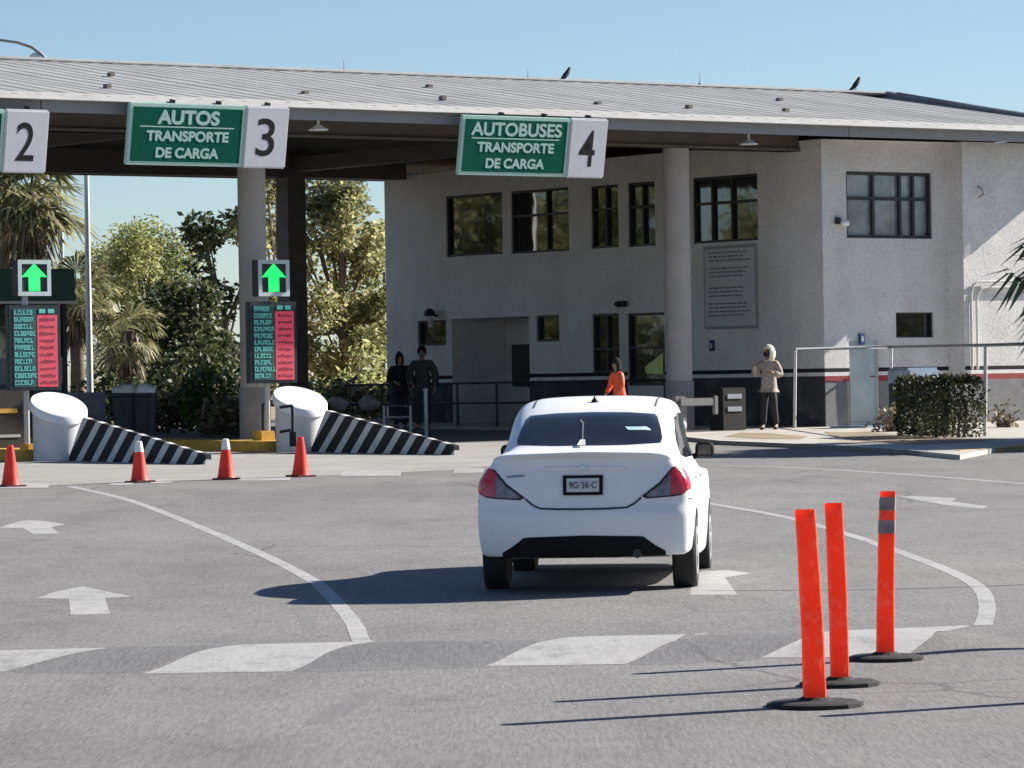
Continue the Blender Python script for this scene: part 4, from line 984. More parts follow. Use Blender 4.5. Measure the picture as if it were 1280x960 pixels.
def tree(name, u, D, h0, h1, rx, lm, lab, cat, seed, n=9000, nb=26, rb=.75, size=.22, aspect=2.0, group=None, shell=.55):
    rr = random.Random(seed); p = P(u, 500, D); e = empty(name, (p.x, p.y, gz(0, D)), rr.uniform(0, 6), lab, cat, group)
    bl = crown_blobs(rr, h0, h1, rx, nb, rb)
    mb = MB(); hz = h0 + (h1 - h0) * .35
    mb.tube([(0, 0, -.2), (.05, .02, hz * .5), (-.05, .05, hz)], [.05 * h1 * .55, .04 * h1 * .5, .02 * h1 * .5], 9)
    for (x, y, z, r) in bl[::2]:
        s = Vector((0, .03, min(hz, z * .55))); b = Vector((x, y, z)); mid = s.lerp(b, .5) + Vector((0, 0, -.1 * (b - s).length)); mb.tube([s, mid, b], [.05, .035, .012], 5)
    mb.build('trunk', BARK, e, smooth=True)
    vs, fs = leaf_cloud(bl, n, size, seed, aspect, shell=shell); MB().add(vs, fs).build('crown', lm, e)
    return e
LM1 = leaf_mat('leaves_yellow_green', ((.09, .12, .04), (.33, .36, .13), (.66, .64, .34)), .6)
LM2 = leaf_mat('leaves_olive', ((.07, .085, .035), (.28, .28, .115), (.62, .58, .32)), .6)
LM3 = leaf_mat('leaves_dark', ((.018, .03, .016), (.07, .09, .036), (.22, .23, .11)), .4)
LM4 = leaf_mat('leaves_fresh', ((.02, .06, .012), (.06, .14, .025), (.2, .26, .08)), .4)
LMP = leaf_mat('palm_leaves', ((.04, .055, .022), (.18, .19, .08), (.50, .46, .24)), .45)
LMD = leaf_mat('dry_leaves', ((.07, .055, .03), (.20, .16, .09), (.40, .34, .22)), .25)
LMH = leaf_mat('hedge_leaves', ((.016, .024, .010), (.045, .055, .02), (.16, .155, .075)), .2)
tree('leafy_tree', 195, 112, 1.2, 5.2, 1.9, LM1, 'soft yellow green bushy tree behind the slim white pole', 'tree', 11, 17000, 46, .62, .125, 2.6, 'trees behind the canopy')
tree('leafy_tree', 142, 118, 1.5, 5.0, 1.5, LM1, 'pale green bushy tree just left of the slim white pole', 'tree', 12, 10000, 30, .62, .125, 2.6, 'trees behind the canopy')
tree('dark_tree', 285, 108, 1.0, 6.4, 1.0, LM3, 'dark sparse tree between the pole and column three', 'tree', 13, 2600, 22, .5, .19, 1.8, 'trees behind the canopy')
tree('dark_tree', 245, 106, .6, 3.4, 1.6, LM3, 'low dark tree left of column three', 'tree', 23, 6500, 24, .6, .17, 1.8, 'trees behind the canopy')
tree('olive_tree', 430, 110, .6, 6.9, 1.5, LM2, 'tall olive coloured tree between the dark column and the office', 'tree', 14, 11500, 60, .52, .18, 1.9, 'trees behind the canopy')
tree('olive_tree', 352, 114, 1.0, 7.2, 1.3, LM2, 'loose olive tree showing between the two columns', 'tree', 15, 4200, 30, .5, .18, 1.8, 'trees behind the canopy')
tree('olive_tree', 480, 116, .6, 5.6, 1.1, LM1, 'yellow green tree touching the far end of the office', 'tree', 16, 6000, 32, .5, .18, 1.8, 'trees behind the canopy')
# trees further left mirror in the office windows
for k, (x, y, s) in enumerate(((-19, 109, 6.5), (-24, 106, 7.5), (-29, 110, 7), (-34, 106, 8), (-39, 111, 8), (-44, 104, 7.5), (-50, 110, 9), (-56, 106, 8), (-63, 112, 9), (-48, 98, 7), (-41, 97, 6))):
    u = 640 + x / y * FPX
    tree('leafy_tree', u, y, .3, s, 3.0, LM1 if k % 2 else LM2, 'leafy tree standing left of the booth outside the picture', 'tree', 30 + k, 5500, 34, 1.1, .36, 1.8, 'trees behind the canopy')
for k, (x, y, h) in enumerate(((36, 72, 6), (43, 78, 7), (50, 70, 7.5), (58, 76, 8), (66, 70, 8), (47, 64, 6.5))):
    tree('leafy_tree', 640 + x / y * FPX, y, .3, h, 3.0, LM2 if k % 2 else LM1, 'leafy tree standing right of the office outside the picture', 'tree', 50 + k, 4500, 32, 1.1, .36, 1.8, 'trees right of the office')
def palm(u, D, h, rad, nf, seed, lab, droop=1.0, group=None, trunk=.2, lm=None):
    rr = random.Random(seed); p = P(u, 500, D); g = gz(0, D); e = empty('palm_tree', (p.x, p.y, g), rr.uniform(0, 6), lab, 'palm', group)
    mb = MB(); N = 12; mb.tube([(.05 * math.sin(i * .6), .04 * math.cos(i * .5), -.2 + (h + .2) * i / N) for i in range(N + 1)], [trunk * (1.25 - .35 * i / N) * (1 + .07 * (i % 2)) for i in range(N + 1)], 12)
    mb.build('trunk', BARK, e, smooth=True)
    vs = []; fs = []
    for k in range(nf):                       # fan leaves: petiole + pleated blades
        a = rr.uniform(0, 6.283); el = rr.uniform(-.9 * droop, 1.25); d = Vector((math.cos(a) * math.cos(el), math.sin(a) * math.cos(el), math.sin(el)))
        base = Vector((0, 0, h)) ; L = rad * rr.uniform(.45, .62); tip = base + d * L + Vector((0, 0, -.12 * L * droop))
        s = d.cross(Vector((0, 0, 1))); s = s.normalized() if s.length > .01 else Vector((1, 0, 0)); nrm = s.cross(d).normalized()
        k0 = len(vs); vs += [base + s * .015, base - s * .015, tip - s * .015, tip + s * .015]; fs.append((k0, k0 + 1, k0 + 2, k0 + 3))
        nb = 17; R_ = rad * rr.uniform(.5, .68)
        for j in range(nb):
            b = (j / (nb - 1) - .5) * 3.6; dd = (d * math.cos(b) + s * math.sin(b)); dd = (dd + nrm * rr.uniform(-.12, .12)).normalized()
            w = R_ * .055; q = dd.cross(nrm).normalized(); m1 = tip + dd * R_ * .6 + Vector((0, 0, -.05 * R_)); t1 = tip + dd * R_ * rr.uniform(.9, 1.1) + Vector((0, 0, -(.25 + .2 * rr.random()) * R_ * droop))
            k0 = len(vs); vs += [tip, m1 + q * w, t1, m1 - q * w]; fs.append((k0, k0 + 1, k0 + 2, k0 + 3))
    MB().add(vs, fs).build('crown', lm or LMP, e)
    vs = []; fs = []                           # skirt of dead leaves
    for k in range(nf * 9):
        a = rr.uniform(0, 6.283); z = h - rr.random() ** .8 * rad * .9; r = trunk + rr.random() * rad * .28; c = Vector((r * math.cos(a), r * math.sin(a), z)); L = rad * rr.uniform(.25, .6)
        t = Vector((math.cos(a) * .35, math.sin(a) * .35, -1)).normalized(); s = Vector((-math.sin(a), math.cos(a), 0)); k0 = len(vs); vs += [c, c + t * L * .5 + s * .035, c + t * L, c + t * L * .5 - s * .035]; fs.append((k0, k0 + 1, k0 + 2, k0 + 3))
    MB().add(vs, fs).build('dead_skirt', LMD, e)
    return e
palm(42, 104, 6.0, 1.9, 46, 5, 'fan palm behind the green booth fascia at the left edge', .8, 'palms', .2)
palm(8, 108, 6.6, 1.7, 36, 15, 'taller fan palm at the very left edge behind the canopy', .8, 'palms', .2)
palm(160, 100, 2.4, 1.0, 22, 6, 'young fan palm with yellowing leaves right of the slim white pole', 1.0, 'palms', .16)
palm(96, 103, 3.4, 1.2, 24, 8, 'young fan palm tucked behind the slim white pole', 1.0, 'palms', .16)
palm(1396, 69.8, 2.7, 2.0, 64, 9, 'shaggy palm whose drooping leaves enter at the right edge', 1.25, 'palms', .22, LM3)
palm(1560, 74, 4.6, 1.9, 40, 10, 'palm standing outside the picture beyond the right edge', 1.1, 'palms', .22)
palm(1450, 71.3, 4.2, 1.8, 44, 18, 'palm in the pavement just outside the right edge', 1.1, 'palms', .22)
def shrub(u, v, D, w, h, lm, lab, seed, n=900, size=.16, name='shrub', cat='shrub', group='shrubs behind the islands', aspect=2.2):
    rr = random.Random(seed); p = P(u, v, D); g = gz(0, D); e = empty(name, (p.x, p.y, g), rr.uniform(0, 6), lab, cat, group)
    bl = [(rr.uniform(-w, w) * .7, rr.uniform(-w, w) * .5, h * rr.uniform(.2, .8), .28 * h + .1) for _ in range(10)]
    mb = MB()
    for b in bl: mb.tube([(b[0] * .2, b[1] * .2, -.1), (b[0] * .7, b[1] * .7, b[2] * .6), b[:3]], [.025, .018, .006], 5)
    mb.build('stem', BARK, e); vs, fs = leaf_cloud(bl, n, size, seed, aspect, down=0); MB().add(vs, fs).build('foliage', lm, e); return e
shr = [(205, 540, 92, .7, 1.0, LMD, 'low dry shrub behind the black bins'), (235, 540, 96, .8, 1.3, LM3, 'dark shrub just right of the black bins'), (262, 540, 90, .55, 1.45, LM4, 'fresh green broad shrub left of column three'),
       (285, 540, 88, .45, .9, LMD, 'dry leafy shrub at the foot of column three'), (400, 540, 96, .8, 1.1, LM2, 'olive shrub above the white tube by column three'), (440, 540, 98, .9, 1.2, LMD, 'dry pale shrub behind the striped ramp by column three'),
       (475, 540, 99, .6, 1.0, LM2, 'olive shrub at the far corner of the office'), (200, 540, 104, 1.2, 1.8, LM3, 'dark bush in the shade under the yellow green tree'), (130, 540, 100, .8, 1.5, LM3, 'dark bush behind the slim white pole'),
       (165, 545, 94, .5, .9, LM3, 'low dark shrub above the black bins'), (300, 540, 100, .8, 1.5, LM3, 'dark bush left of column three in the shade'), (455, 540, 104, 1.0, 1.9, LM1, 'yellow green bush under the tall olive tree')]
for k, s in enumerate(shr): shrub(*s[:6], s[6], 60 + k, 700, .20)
# clipped hedge by the fence: box of leaves
p0, p1 = G(1128, 543, SWK), G(1226, 548, SWK)
hc = (p0 + p1) / 2; hw = (p1 - p0).length / 2 * .72; hz = CAMZ + ray(1180, 474).z * hc.y - hc.z
e = empty('clipped_hedge', hc, math.atan2(p1.y - p0.y, p1.x - p0.x), 'dark clipped box hedge on the sidewalk behind the pipe fence', 'hedge')
rr = random.Random(4); vs = []; fs = []
for _ in range(9000):
    a, b, c = rr.uniform(-1, 1), rr.uniform(-1, 1), rr.uniform(0, 1)
    k = rr.randint(0, 4)
    if k == 0: c = 1 - rr.random() * .08
    elif k in (1, 2): b = -1 + rr.random() * .15
    elif k == 3: a = rr.choice((-1, 1)) * (1 - rr.random() * .08)
    nz = 1 + .10 * noise.noise(Vector((a * 3, b * 3, c * 3)))
    rc = 1 - .26 * (abs(a) ** 4) * (c ** 3 + (1 - c) ** 3 * .6); q = Vector((a * hw * nz * rc * (1 - .08 * (1 - c)), b * .42 * nz, c * hz * (1 + .07 * noise.noise(Vector((a * 4, b * 2, 9)))) + .02))
    t = Vector((rr.gauss(0, 1), rr.gauss(0, 1) - .3, rr.gauss(.3, 1))).normalized(); s = t.cross(Vector((rr.gauss(0, 1), rr.gauss(0, 1), rr.gauss(0, 1)))).normalized(); L = rr.uniform(.05, .12)
    k0 = len(vs); vs += [q, q + t * L * .5 + s * L * .22, q + t * L, q + t * L * .5 - s * L * .22]; fs.append((k0, k0 + 1, k0 + 2, k0 + 3))
MB().add(vs, fs).build('foliage', LMH, e)
mb = MB(); 
for k in range(9): x = -hw * .8 + hw * 1.6 * k / 8; mb.tube([(x, 0, -.1), (x + .05, .05, hz * .5), (x - .04, -.05, hz * .85)], [.035, .025, .01], 6)
mb.build('stem', BARK, e)
shrub(1112, 545, 79.5, .35, .55, LMD, 'small dry weed clump at the left end of the hedge', 91, 260, .12, group='weeds by the hedge')
shrub(1262, 540, 81.5, .5, .55, LMD, 'thin dry weed right of the second fence post', 92, 120, .14, group='weeds by the hedge')
# pale rocks behind the second ramp
for k, (u, v, s) in enumerate(((418, 545, .26), (436, 547, .2), (452, 541, .24), (470, 536, .3), (398, 540, .2), (484, 545, .2), (425, 524, .22), (462, 520, .24))):
    p = P(u, v + 2, 86 + k * .7); bmh = bmesh.new(); bmesh.ops.create_icosphere(bmh, subdivisions=3, radius=s)
    for q in bmh.verts: q.co = q.co * (1 + .4 * noise.noise(q.co * 4 + Vector((k * 5, 0, 0)))); q.co.z *= .75
    me = bpy.data.meshes.new('rock'); bmh.to_mesh(me); bmh.free(); o = link_mesh('pale_rock', me, mat('pale_rock', (.42, .40, .36), .9, var=.3, vscale=6), None, True); o.location = (p.x, p.y, gz(0, p.y) + .12 + (0 if k < 6 else .5))
    tag(o, 'whitish rock lying behind the striped ramp by column three', 'rock', 'pale rocks behind the ramp')
# pale garden wall far behind so nothing ends in a void
# ------------------------------------------------------------------ people
SKIN = mat('skin', (.30, .17, .11), .55, var=.08); HAIR = mat('black_hair', (.008, .007, .007), .95); SHOE = mat('black_shoe', (.015, .015, .016), .6)
def person(p, rz, lab, H, top_m, leg_m, arms, legs, head_yaw=0.0, hair=True, hood=None, vest=None, lean=0.0, long_hair=False, skin=SKIN, mask=None, loose=1.0):
    """front = -y.  arms: per side (elbow, wrist); legs: per side (knee, ankle)"""
    e = empty('person', p, rz, lab, 'person')
    k = H / 1.70
    def L(z): return Vector((0, -lean * max(0, z - .9), z))
    V = []; E = []
    def add(q, r, par=None):
        V.append((Vector(q) * k, (r * k) if not isinstance(r, tuple) else (r[0] * k, r[1] * k)))
        if par is not None: E.append((par, len(V) - 1))
        return len(V) - 1
    pel = add(L(.95), (.15, .11)); sp = add(L(1.15), (.13, .095), pel); ch = add(L(1.33), (.165, .11), sp); nk0 = add(L(1.45), (.07, .065), ch); nk = add(L(1.50), .055, nk0)
    hd = L(1.50); hy = Vector((math.sin(head_yaw), -math.cos(head_yaw), 0))
    jaw = add(hd + Vector((0, 0, .06)) + hy * .025, (.062, .07), nk); mid = add(hd + Vector((0, 0, .12)) + hy * .015, (.075, .088), jaw); top = add(hd + Vector((0, 0, .185)), (.055, .06), mid)
    nose = add(hd + Vector((0, 0, .105)) + hy * .115, .012, mid)
    for s, (kn, an) in zip((-1, 1), legs):
        hp = add(L(.88) + Vector((s * .09, 0, 0)), (.095, .095), pel); a = add(Vector((s * .10, 0, .50)) + Vector(kn), .062, hp); b = add(Vector((s * .105, 0, .09)) + Vector(an), .042, a); add(Vector((s * .115, -.14, .03)) + Vector(an), (.045, .028), b)
    hands = []
    for s, (el, wr) in zip((-1, 1), arms):
        sh = add(L(1.40) + Vector((s * .18, 0, 0)), .058, ch); a = add(L(1.40) + Vector((s * .19, 0, 0)) + Vector(el), .045, sh); b = add(L(1.40) + Vector((s * .19, 0, 0)) + Vector(wr), .030, a)
        d = (Vector(wr) - Vector(el)).normalized(); pm = add(V[b][0] / k + d * .06, (.036, .022), b)
        sd_ = d.cross(Vector((1, 0, 0))); sd_ = sd_.normalized() if sd_.length > .1 else Vector((0, 1, 0)); cu = sd_.cross(d).normalized() * s
        for j, ln in zip((-1.5, -.5, .5, 1.5), (.066, .075, .07, .055)):
            f1 = add(V[pm][0] / k + d * .045 + sd_ * j * .018, .0095, pm); f2 = add(V[f1][0] / k + d * ln * .55 - cu * .012, .009, f1); add(V[f2][0] / k + d * ln * .35 - cu * .025, .008, f2)
        t1 = add(V[b][0] / k + d * .03 + sd_ * .035, .011, b); add(V[t1][0] / k + d * .045 + sd_ * .02, .009, t1)
        hands.append((sh, a, b))
    body = link_mesh('body', skin_mesh(V, E, 0, 1), skin, e, True)
    # clothing: slightly larger skins that follow the same joints
    def garment(name, ids, m, grow):
        mp = {}; vv = []; ee = []
        hem = {'jacket': .80, 'trousers': 1.0}.get(name)
        for i in ids: mp[i] = len(vv); r = V[i][1]; g = grow * k; vv.append((V[i][0], (r[0] + g, r[1] + g) if isinstance(r, tuple) else (r + g, r + g)))
        for a, b in E:
            if a in mp and b in mp: ee.append((mp[a], mp[b]))
        if hem: vv.append((L(hem) * k, (V[pel][1][0] * 1.02 + grow * k, V[pel][1][1] * 1.05 + grow * k))); ee.append((mp[pel], len(vv) - 1))
        return link_mesh(name, skin_mesh(vv, ee, 0, 2), m, e, True)
    armi = [i for h in hands for i in h]
    garment('jacket', [pel, sp, ch, nk0] + armi, top_m, .026 * loose)
    li = [i for i in range(nose + 1, nose + 9)]
    garment('trousers', [pel] + [i for i in li if (i - nose - 1) % 4 != 3], leg_m, .018)
    for s in (0, 1):
        a, b = nose + 1 + s * 4 + 2, nose + 1 + s * 4 + 3
        vv = [(V[a][0] - Vector((0, -.03, .04)) * k, (.05 * k, .045 * k)), (V[b][0], (.052 * k, .036 * k))]; link_mesh('shoe', skin_mesh(vv, [(0, 1)], 0, 2), SHOE, e, True)
    hc = (L(1.50) + Vector((0, 0, .13))) * k
    for s in (-1, 1):
        bmh = bmesh.new(); bmesh.ops.create_uvsphere(bmh, u_segments=8, v_segments=6, radius=.013 * k); me = bpy.data.meshes.new('eye'); bmh.to_mesh(me); bmh.free()
        o = link_mesh('eye', me, mat('dark_eye', (.02, .015, .012), .2), e, True); o.location = hc + (hy * .093 + Vector((hy.y, -hy.x, 0)) * s * .033) * k
    def shell(name, m, r, off, cutf, seed=0):
        bmh = bmesh.new(); bmesh.ops.create_uvsphere(bmh, u_segments=24, v_segments=16, radius=1)
        kill = [f for f in bmh.faces if cutf(f.calc_center_median())]; bmesh.ops.delete(bmh, geom=kill, context='FACES')
        for v in bmh.verts: v.co = Vector((v.co.x * r[0], v.co.y * r[1], v.co.z * r[2])) * (1 + .06 * noise.noise(v.co * 2.5 + Vector((seed, 0, 0))))
        bmesh.ops.solidify(bmh, geom=list(bmh.faces), thickness=.012)
        me = bpy.data.meshes.new(name); bmh.to_mesh(me); bmh.free(); o = link_mesh(name, me, m, e, True); o.location = hc + Vector(off) * k; o.rotation_euler = (0, 0, head_yaw); o.scale = (k, k, k); return o
    if hood: shell('hood', hood, (.135, .15, .20), (0, .015, -.035), lambda c: c.y < -.30 and -.75 < c.z < .62)
    elif hair: shell('hair', HAIR, (.098, .118, .125 if not long_hair else .2), (0, .012, .012 if not long_hair else -.05), lambda c: c.y < -.35 and c.z < .55 or (c.z < -.6 and not long_hair))
    if mask: shell('mask', mask, (.09, .115, .06), (0, -.005, -.05), lambda c: c.y > -.2)
    if vest: garment('vest', [sp, ch], vest, .045)
    return e
st = [((0, 0, 0), (0, 0, 0)), ((0, 0, 0), (0, 0, 0))]
p = G(962, 537, SWK)
BEIGE = mat('beige_hoodie', (.36, .31, .265), .85, var=.2, vscale=10); CREAM = mat('cream_hood', (.74, .70, .55), .85); DKTR = mat('dark_trousers', (.02, .02, .024), .8)
DARKSK = mat('dark_face_mask', (.02, .018, .02), .8)  # near-black cover over the lower face
person(p, R(-28), 'person in a cream hood and beige jacket standing by the dark wall', 1.66, BEIGE, DKTR, [((-.10, -.08, -.26), (-.02, -.22, -.02)), ((.10, -.02, -.27), (.02, -.2, -.22))], [((-.01, -.02, 0), (-.03, 0, 0)), ((.02, -.03, 0), (.05, .02, 0))], head_yaw=R(-40), hood=CREAM, mask=DARKSK, loose=1.3)
g = G(501, 541); p = P(501, 541, 87.5); DKJ = mat('black_jacket', (.012, .012, .015), .85); GRJ = mat('dark_green_jacket', (.035, .042, .04), .85)
person((p.x, p.y, gz(0, 87.5) + .1), R(20), 'person in black with long dark hair standing at the left end of the dark wall', 1.62, DKJ, DKTR, [((-.09, -.05, -.27), (-.02, -.2, -.32)), ((.09, -.02, -.27), (.06, -.15, -.45))], st, long_hair=True, loose=1.6)
p = P(529, 541, 87.0)
person((p.x, p.y, gz(0, 87.0) + .1), R(-5), 'person in a dark green jacket standing beside the one in black', 1.75, GRJ, DKTR, [((-.10, -.04, -.27), (-.03, -.18, -.40)), ((.10, -.02, -.27), (.08, -.10, -.5))], st, mask=mat('grey_mask', (.16, .16, .17), .7), loose=1.6)
p = P(776, 545, 79.0)
VEST = mat('orange_vest', (.85, .12, .04), .6, emit=None); REDT = mat('dark_red_trousers', (.35, .03, .04), .8)
person((p.x, p.y, gz(0, 79) + .1), R(-60), 'person in an orange vest seen above the white car roof', 1.46, VEST, REDT, [((-.07, -.02, -.27), (-.03, -.16, -.44)), ((.07, -.02, -.27), (.03, -.14, -.46))], st, lean=.16, long_hair=True)
# grey crowd rail in front of the dark wall
p = P(497, 545, 84.5); e = empty('crowd_rail', (p.x, p.y, gz(0, 84.5)), R(10), 'grey tube rail in front of the person in black', 'rail')
mb = MB(); mb.tube([(-.28, 0, -.1), (-.28, 0, .66), (.28, 0, .66), (.28, 0, -.1)], .03, 8); mb.tube([(-.28, 0, .42), (.28, 0, .42)], .025, 8); mb.tube([(-.2, 0, .66), (-.2, 0, .42)], .02, 8); mb.build('frame', GALV, e, smooth=True)
p = P(533, 545, 85); e = empty('rail_post', (p.x, p.y, gz(0, 85)), 0, 'plain grey post in front of the person in dark green', 'post'); mb = MB(); mb.tube([(0, 0, -.1), (0, 0, .98)], .045, 10); mb.build('post', GALV, e, smooth=True); mb = MB(); mb.lathe([(.06, .97), (.06, 1.0), (.02, 1.03)], 10); mb.build('cap', GALV, e, smooth=True)
# long dark railing under the canopy
a, b = b2w(-2.3, 2.5), b2w(-2.3, 14.5); e = empty('walkway_railing', a, TH, 'dark railing along the walkway under the canopy', 'railing'); n = 9
mb = MB(); L = (b - a).length
for z in (.55, 1.0): mb.tube([(0, 0, z), (0, L, z)], .025, 8)
mb.build('rail', DKMET, e)
for k in range(n): mb = MB(); mb.tube([(0, L * k / (n - 1), -.3), (0, L * k / (n - 1), 1.0)], .028, 8); mb.build('post', DKMET, e)
# ------------------------------------------------------------------ white sedan
def pchip(keys):
    xs = [k[0] for k in keys]; ys = [k[1] for k in keys]; n = len(xs)
    d = [(ys[i + 1] - ys[i]) / (xs[i + 1] - xs[i]) for i in range(n - 1)]; m = [0.0] * n
    m[0], m[-1] = d[0], d[-1]
    for i in range(1, n - 1): m[i] = 0 if d[i - 1] * d[i] <= 0 else 2 * d[i - 1] * d[i] / (d[i - 1] + d[i])
    def f(x):
        if x <= xs[0]: return ys[0]
        if x >= xs[-1]: return ys[-1]
        i = max(j for j in range(n - 1) if xs[j] <= x); h = xs[i + 1] - xs[i]; t = (x - xs[i]) / h
        return (1 + 2 * t) * (1 - t) ** 2 * ys[i] + t * (1 - t) ** 2 * h * m[i] + t * t * (3 - 2 * t) * ys[i + 1] + t * t * (t - 1) * h * m[i + 1]
    return f
ztop = pchip([(.0, 1.095), (.10, 1.10), (.35, 1.112), (.60, 1.125), (.72, 1.145), (.95, 1.265), (1.25, 1.395), (1.5, 1.466), (1.9, 1.525), (2.3, 1.536), (2.75, 1.48), (3.1, 1.31), (3.55, 1.06), (3.9, .98), (4.25, .87), (4.49, .74)])
wtop = pchip([(.0, .665), (.55, .655), (.75, .60), (1.0, .565), (1.4, .56), (2.6, .555), (3.1, .56), (3.6, .62), (4.2, .66), (4.49, .60)])
zbot = pchip([(.0, .30), (1.0, .30), (1.5, .22), (3.0, .20), (3.4, .22), (4.49, .22)])
zbelt = pchip([(.0, .985), (.8, .985), (1.5, .975), (3.2, .93), (3.8, .88), (4.49, .66)])
wmax = pchip([(.0, .835), (.3, .846), (.9, .850), (1.6, .846), (3.3, .848), (4.0, .83), (4.49, .66)])
green = pchip([(.0, 0), (.6, 0), (.95, .75), (1.3, 1), (2.9, 1), (3.4, .4), (3.65, 0), (4.49, 0)])
def section(y):
    zb, zt, wt, zl, w, g = zbot(y), ztop(y), wtop(y), zbelt(y), wmax(y), green(y)
    h = lambda a, b, t: a + (b - a) * t
    wb = w - .085
    deck = [(wb - .035, h(zl, zt, .42)), (wt + .045, zt - .035), (wt - .05, zt - .006)]
    gh = [(h(wb - .02, wt + .085, .60), h(zl, zt - .07, .58)), (wt + .085, zt - .085), (wt - .035, zt - .018)]
    top = [(h(a[0], b[0], g), h(a[1], b[1], g)) for a, b in zip(deck, gh)]
    return [(0, zb), (w * .6, zb), (w - .06, zb), (w - .015, zb + .10), (w, .58), (w - .004, .74), (w - .022, .88), (wb, zl)] + top + [(wt * .5, zt + .004), (0, zt + .008)]
def crom(pts, sub):
    out = []
    for i in range(len(pts) - 1):
        p0, p1, p2, p3 = pts[max(i - 1, 0)], pts[i], pts[i + 1], pts[min(i + 2, len(pts) - 1)]
        for k in range(sub):
            t = k / sub; q = []
            for c in range(2):
                m1 = (p2[c] - p0[c]) * .5; m2 = (p3[c] - p1[c]) * .5
                lim = 1.0 * abs(p2[c] - p1[c]) * 3; m1 = max(-lim, min(lim, m1)); m2 = max(-lim, min(lim, m2))
                q.append((1 + 2 * t) * (1 - t) ** 2 * p1[c] + t * (1 - t) ** 2 * m1 + t * t * (3 - 2 * t) * p2[c] + t * t * (t - 1) * m2)
            out.append(tuple(q))
    out.append(pts[-1]); return out
SUB = 5; YC, YF = .26, 4.22
yrear = pchip([(.26, .06), (.33, .035), (.45, .005), (.60, .0), (.655, .012), (.69, .035), (.85, .055), (1.0, .075), (1.06, .07), (1.085, .045), (1.105, .03), (1.13, .05)])
yfront = pchip([(.2, 4.40), (.35, 4.47), (.55, 4.49), (.7, 4.46), (.80, 4.38), (.9, 4.2)])
stn = [YC + (YF - YC) * i / 60 for i in range(61)]
secs = [crom(section(y), SUB) for y in stn]; NS = len(secs[0])
vs = []; fs = []
for y, s in zip(stn, secs):
    for x, z in s: vs.append((x, y, z))
    for x, z in s[1:-1]: vs.append((-x, y, z))
RN = NS + NS - 2
def idx(si, k, side): return si * RN + (k if side > 0 or k in (0, NS - 1) else NS + k - 1)
for si in range(len(stn) - 1):
    for k in range(NS - 1):
        fs.append((idx(si, k, 1), idx(si + 1, k, 1), idx(si + 1, k + 1, 1), idx(si, k + 1, 1)))
        fs.append((idx(si, k, -1), idx(si, k + 1, -1), idx(si + 1, k + 1, -1), idx(si + 1, k, -1)))
CN = 22
def cap(si, yfun, ybase, nexp, flip):
    base = len(vs)
    for k in range(NS):
        x, z = secs[si][k]; ye = yfun(z)
        for c in range(CN + 1):
            ph = -math.pi / 2 + math.pi * c / CN; sx = math.copysign(abs(math.sin(ph)) ** (2 / nexp), math.sin(ph)); cy = abs(math.cos(ph)) ** (2 / nexp)
            vs.append((x * sx, ybase + (ye - ybase) * cy, z))
    for k in range(NS - 1):
        for c in range(CN):
            q = (base + k * (CN + 1) + c, base + k * (CN + 1) + c + 1, base + (k + 1) * (CN + 1) + c + 1, base + (k + 1) * (CN + 1) + c)
            fs.append(q if flip else q[::-1])
cap(0, yrear, YC, 4.2, True); cap(len(stn) - 1, yfront, YF, 3.0, False)
me = bpy.data.meshes.new('body'); me.from_pydata(vs, [], fs)
bm = bmesh.new(); bm.from_mesh(me); bmesh.ops.remove_doubles(bm, verts=bm.verts, dist=.0008); bmesh.ops.dissolve_degenerate(bm, dist=.0005, edges=bm.edges); bmesh.ops.recalc_face_normals(bm, faces=bm.faces); bm.to_mesh(me)
BV = BVHTree.FromBMesh(bm); bm.free()
YAW = R(5.1); CD = 31.55; cxw = (726 - 640) / FPX * CD
car = empty('sedan_car', (cxw, CD, gz(0, CD)), -YAW, 'white sedan seen from behind driving towards lane four', 'car')
CWHT, n_, l_, b_ = nodes_of('white_car_paint')
t_ = noise_node(n_, l_, 2.0, 4); r_ = ramp(n_, l_, t_.outputs['Fac'], [(.3, (.79, .79, .80)), (.7, (.83, .83, .835))]); l_.new(r_.outputs[0], b_.inputs['Base Color'])
b_.inputs['Roughness'].default_value = .4; b_.inputs['Specular IOR Level'].default_value = .25; b_.inputs['Coat Weight'].default_value = .22; b_.inputs['Coat Roughness'].default_value = .04
link_mesh('body', me, CWHT, car, True)
def cast(a, b, mode):
    if mode == 'rear': o, d = Vector((a, -2, b)), Vector((0, 1, 0))
    elif mode == 'right': o, d = Vector((3, a, b)), Vector((-1, 0, 0))
    elif mode == 'left': o, d = Vector((-3, a, b)), Vector((1, 0, 0))
    else: o, d = Vector((a, b, 4)), Vector((0, 0, -1))
    h = BV.ray_cast(o, d)
    if h[0] is None: return None, None
    nn = h[1].normalized()
    if nn.dot(d) > 0: nn = -nn
    return h[0], nn
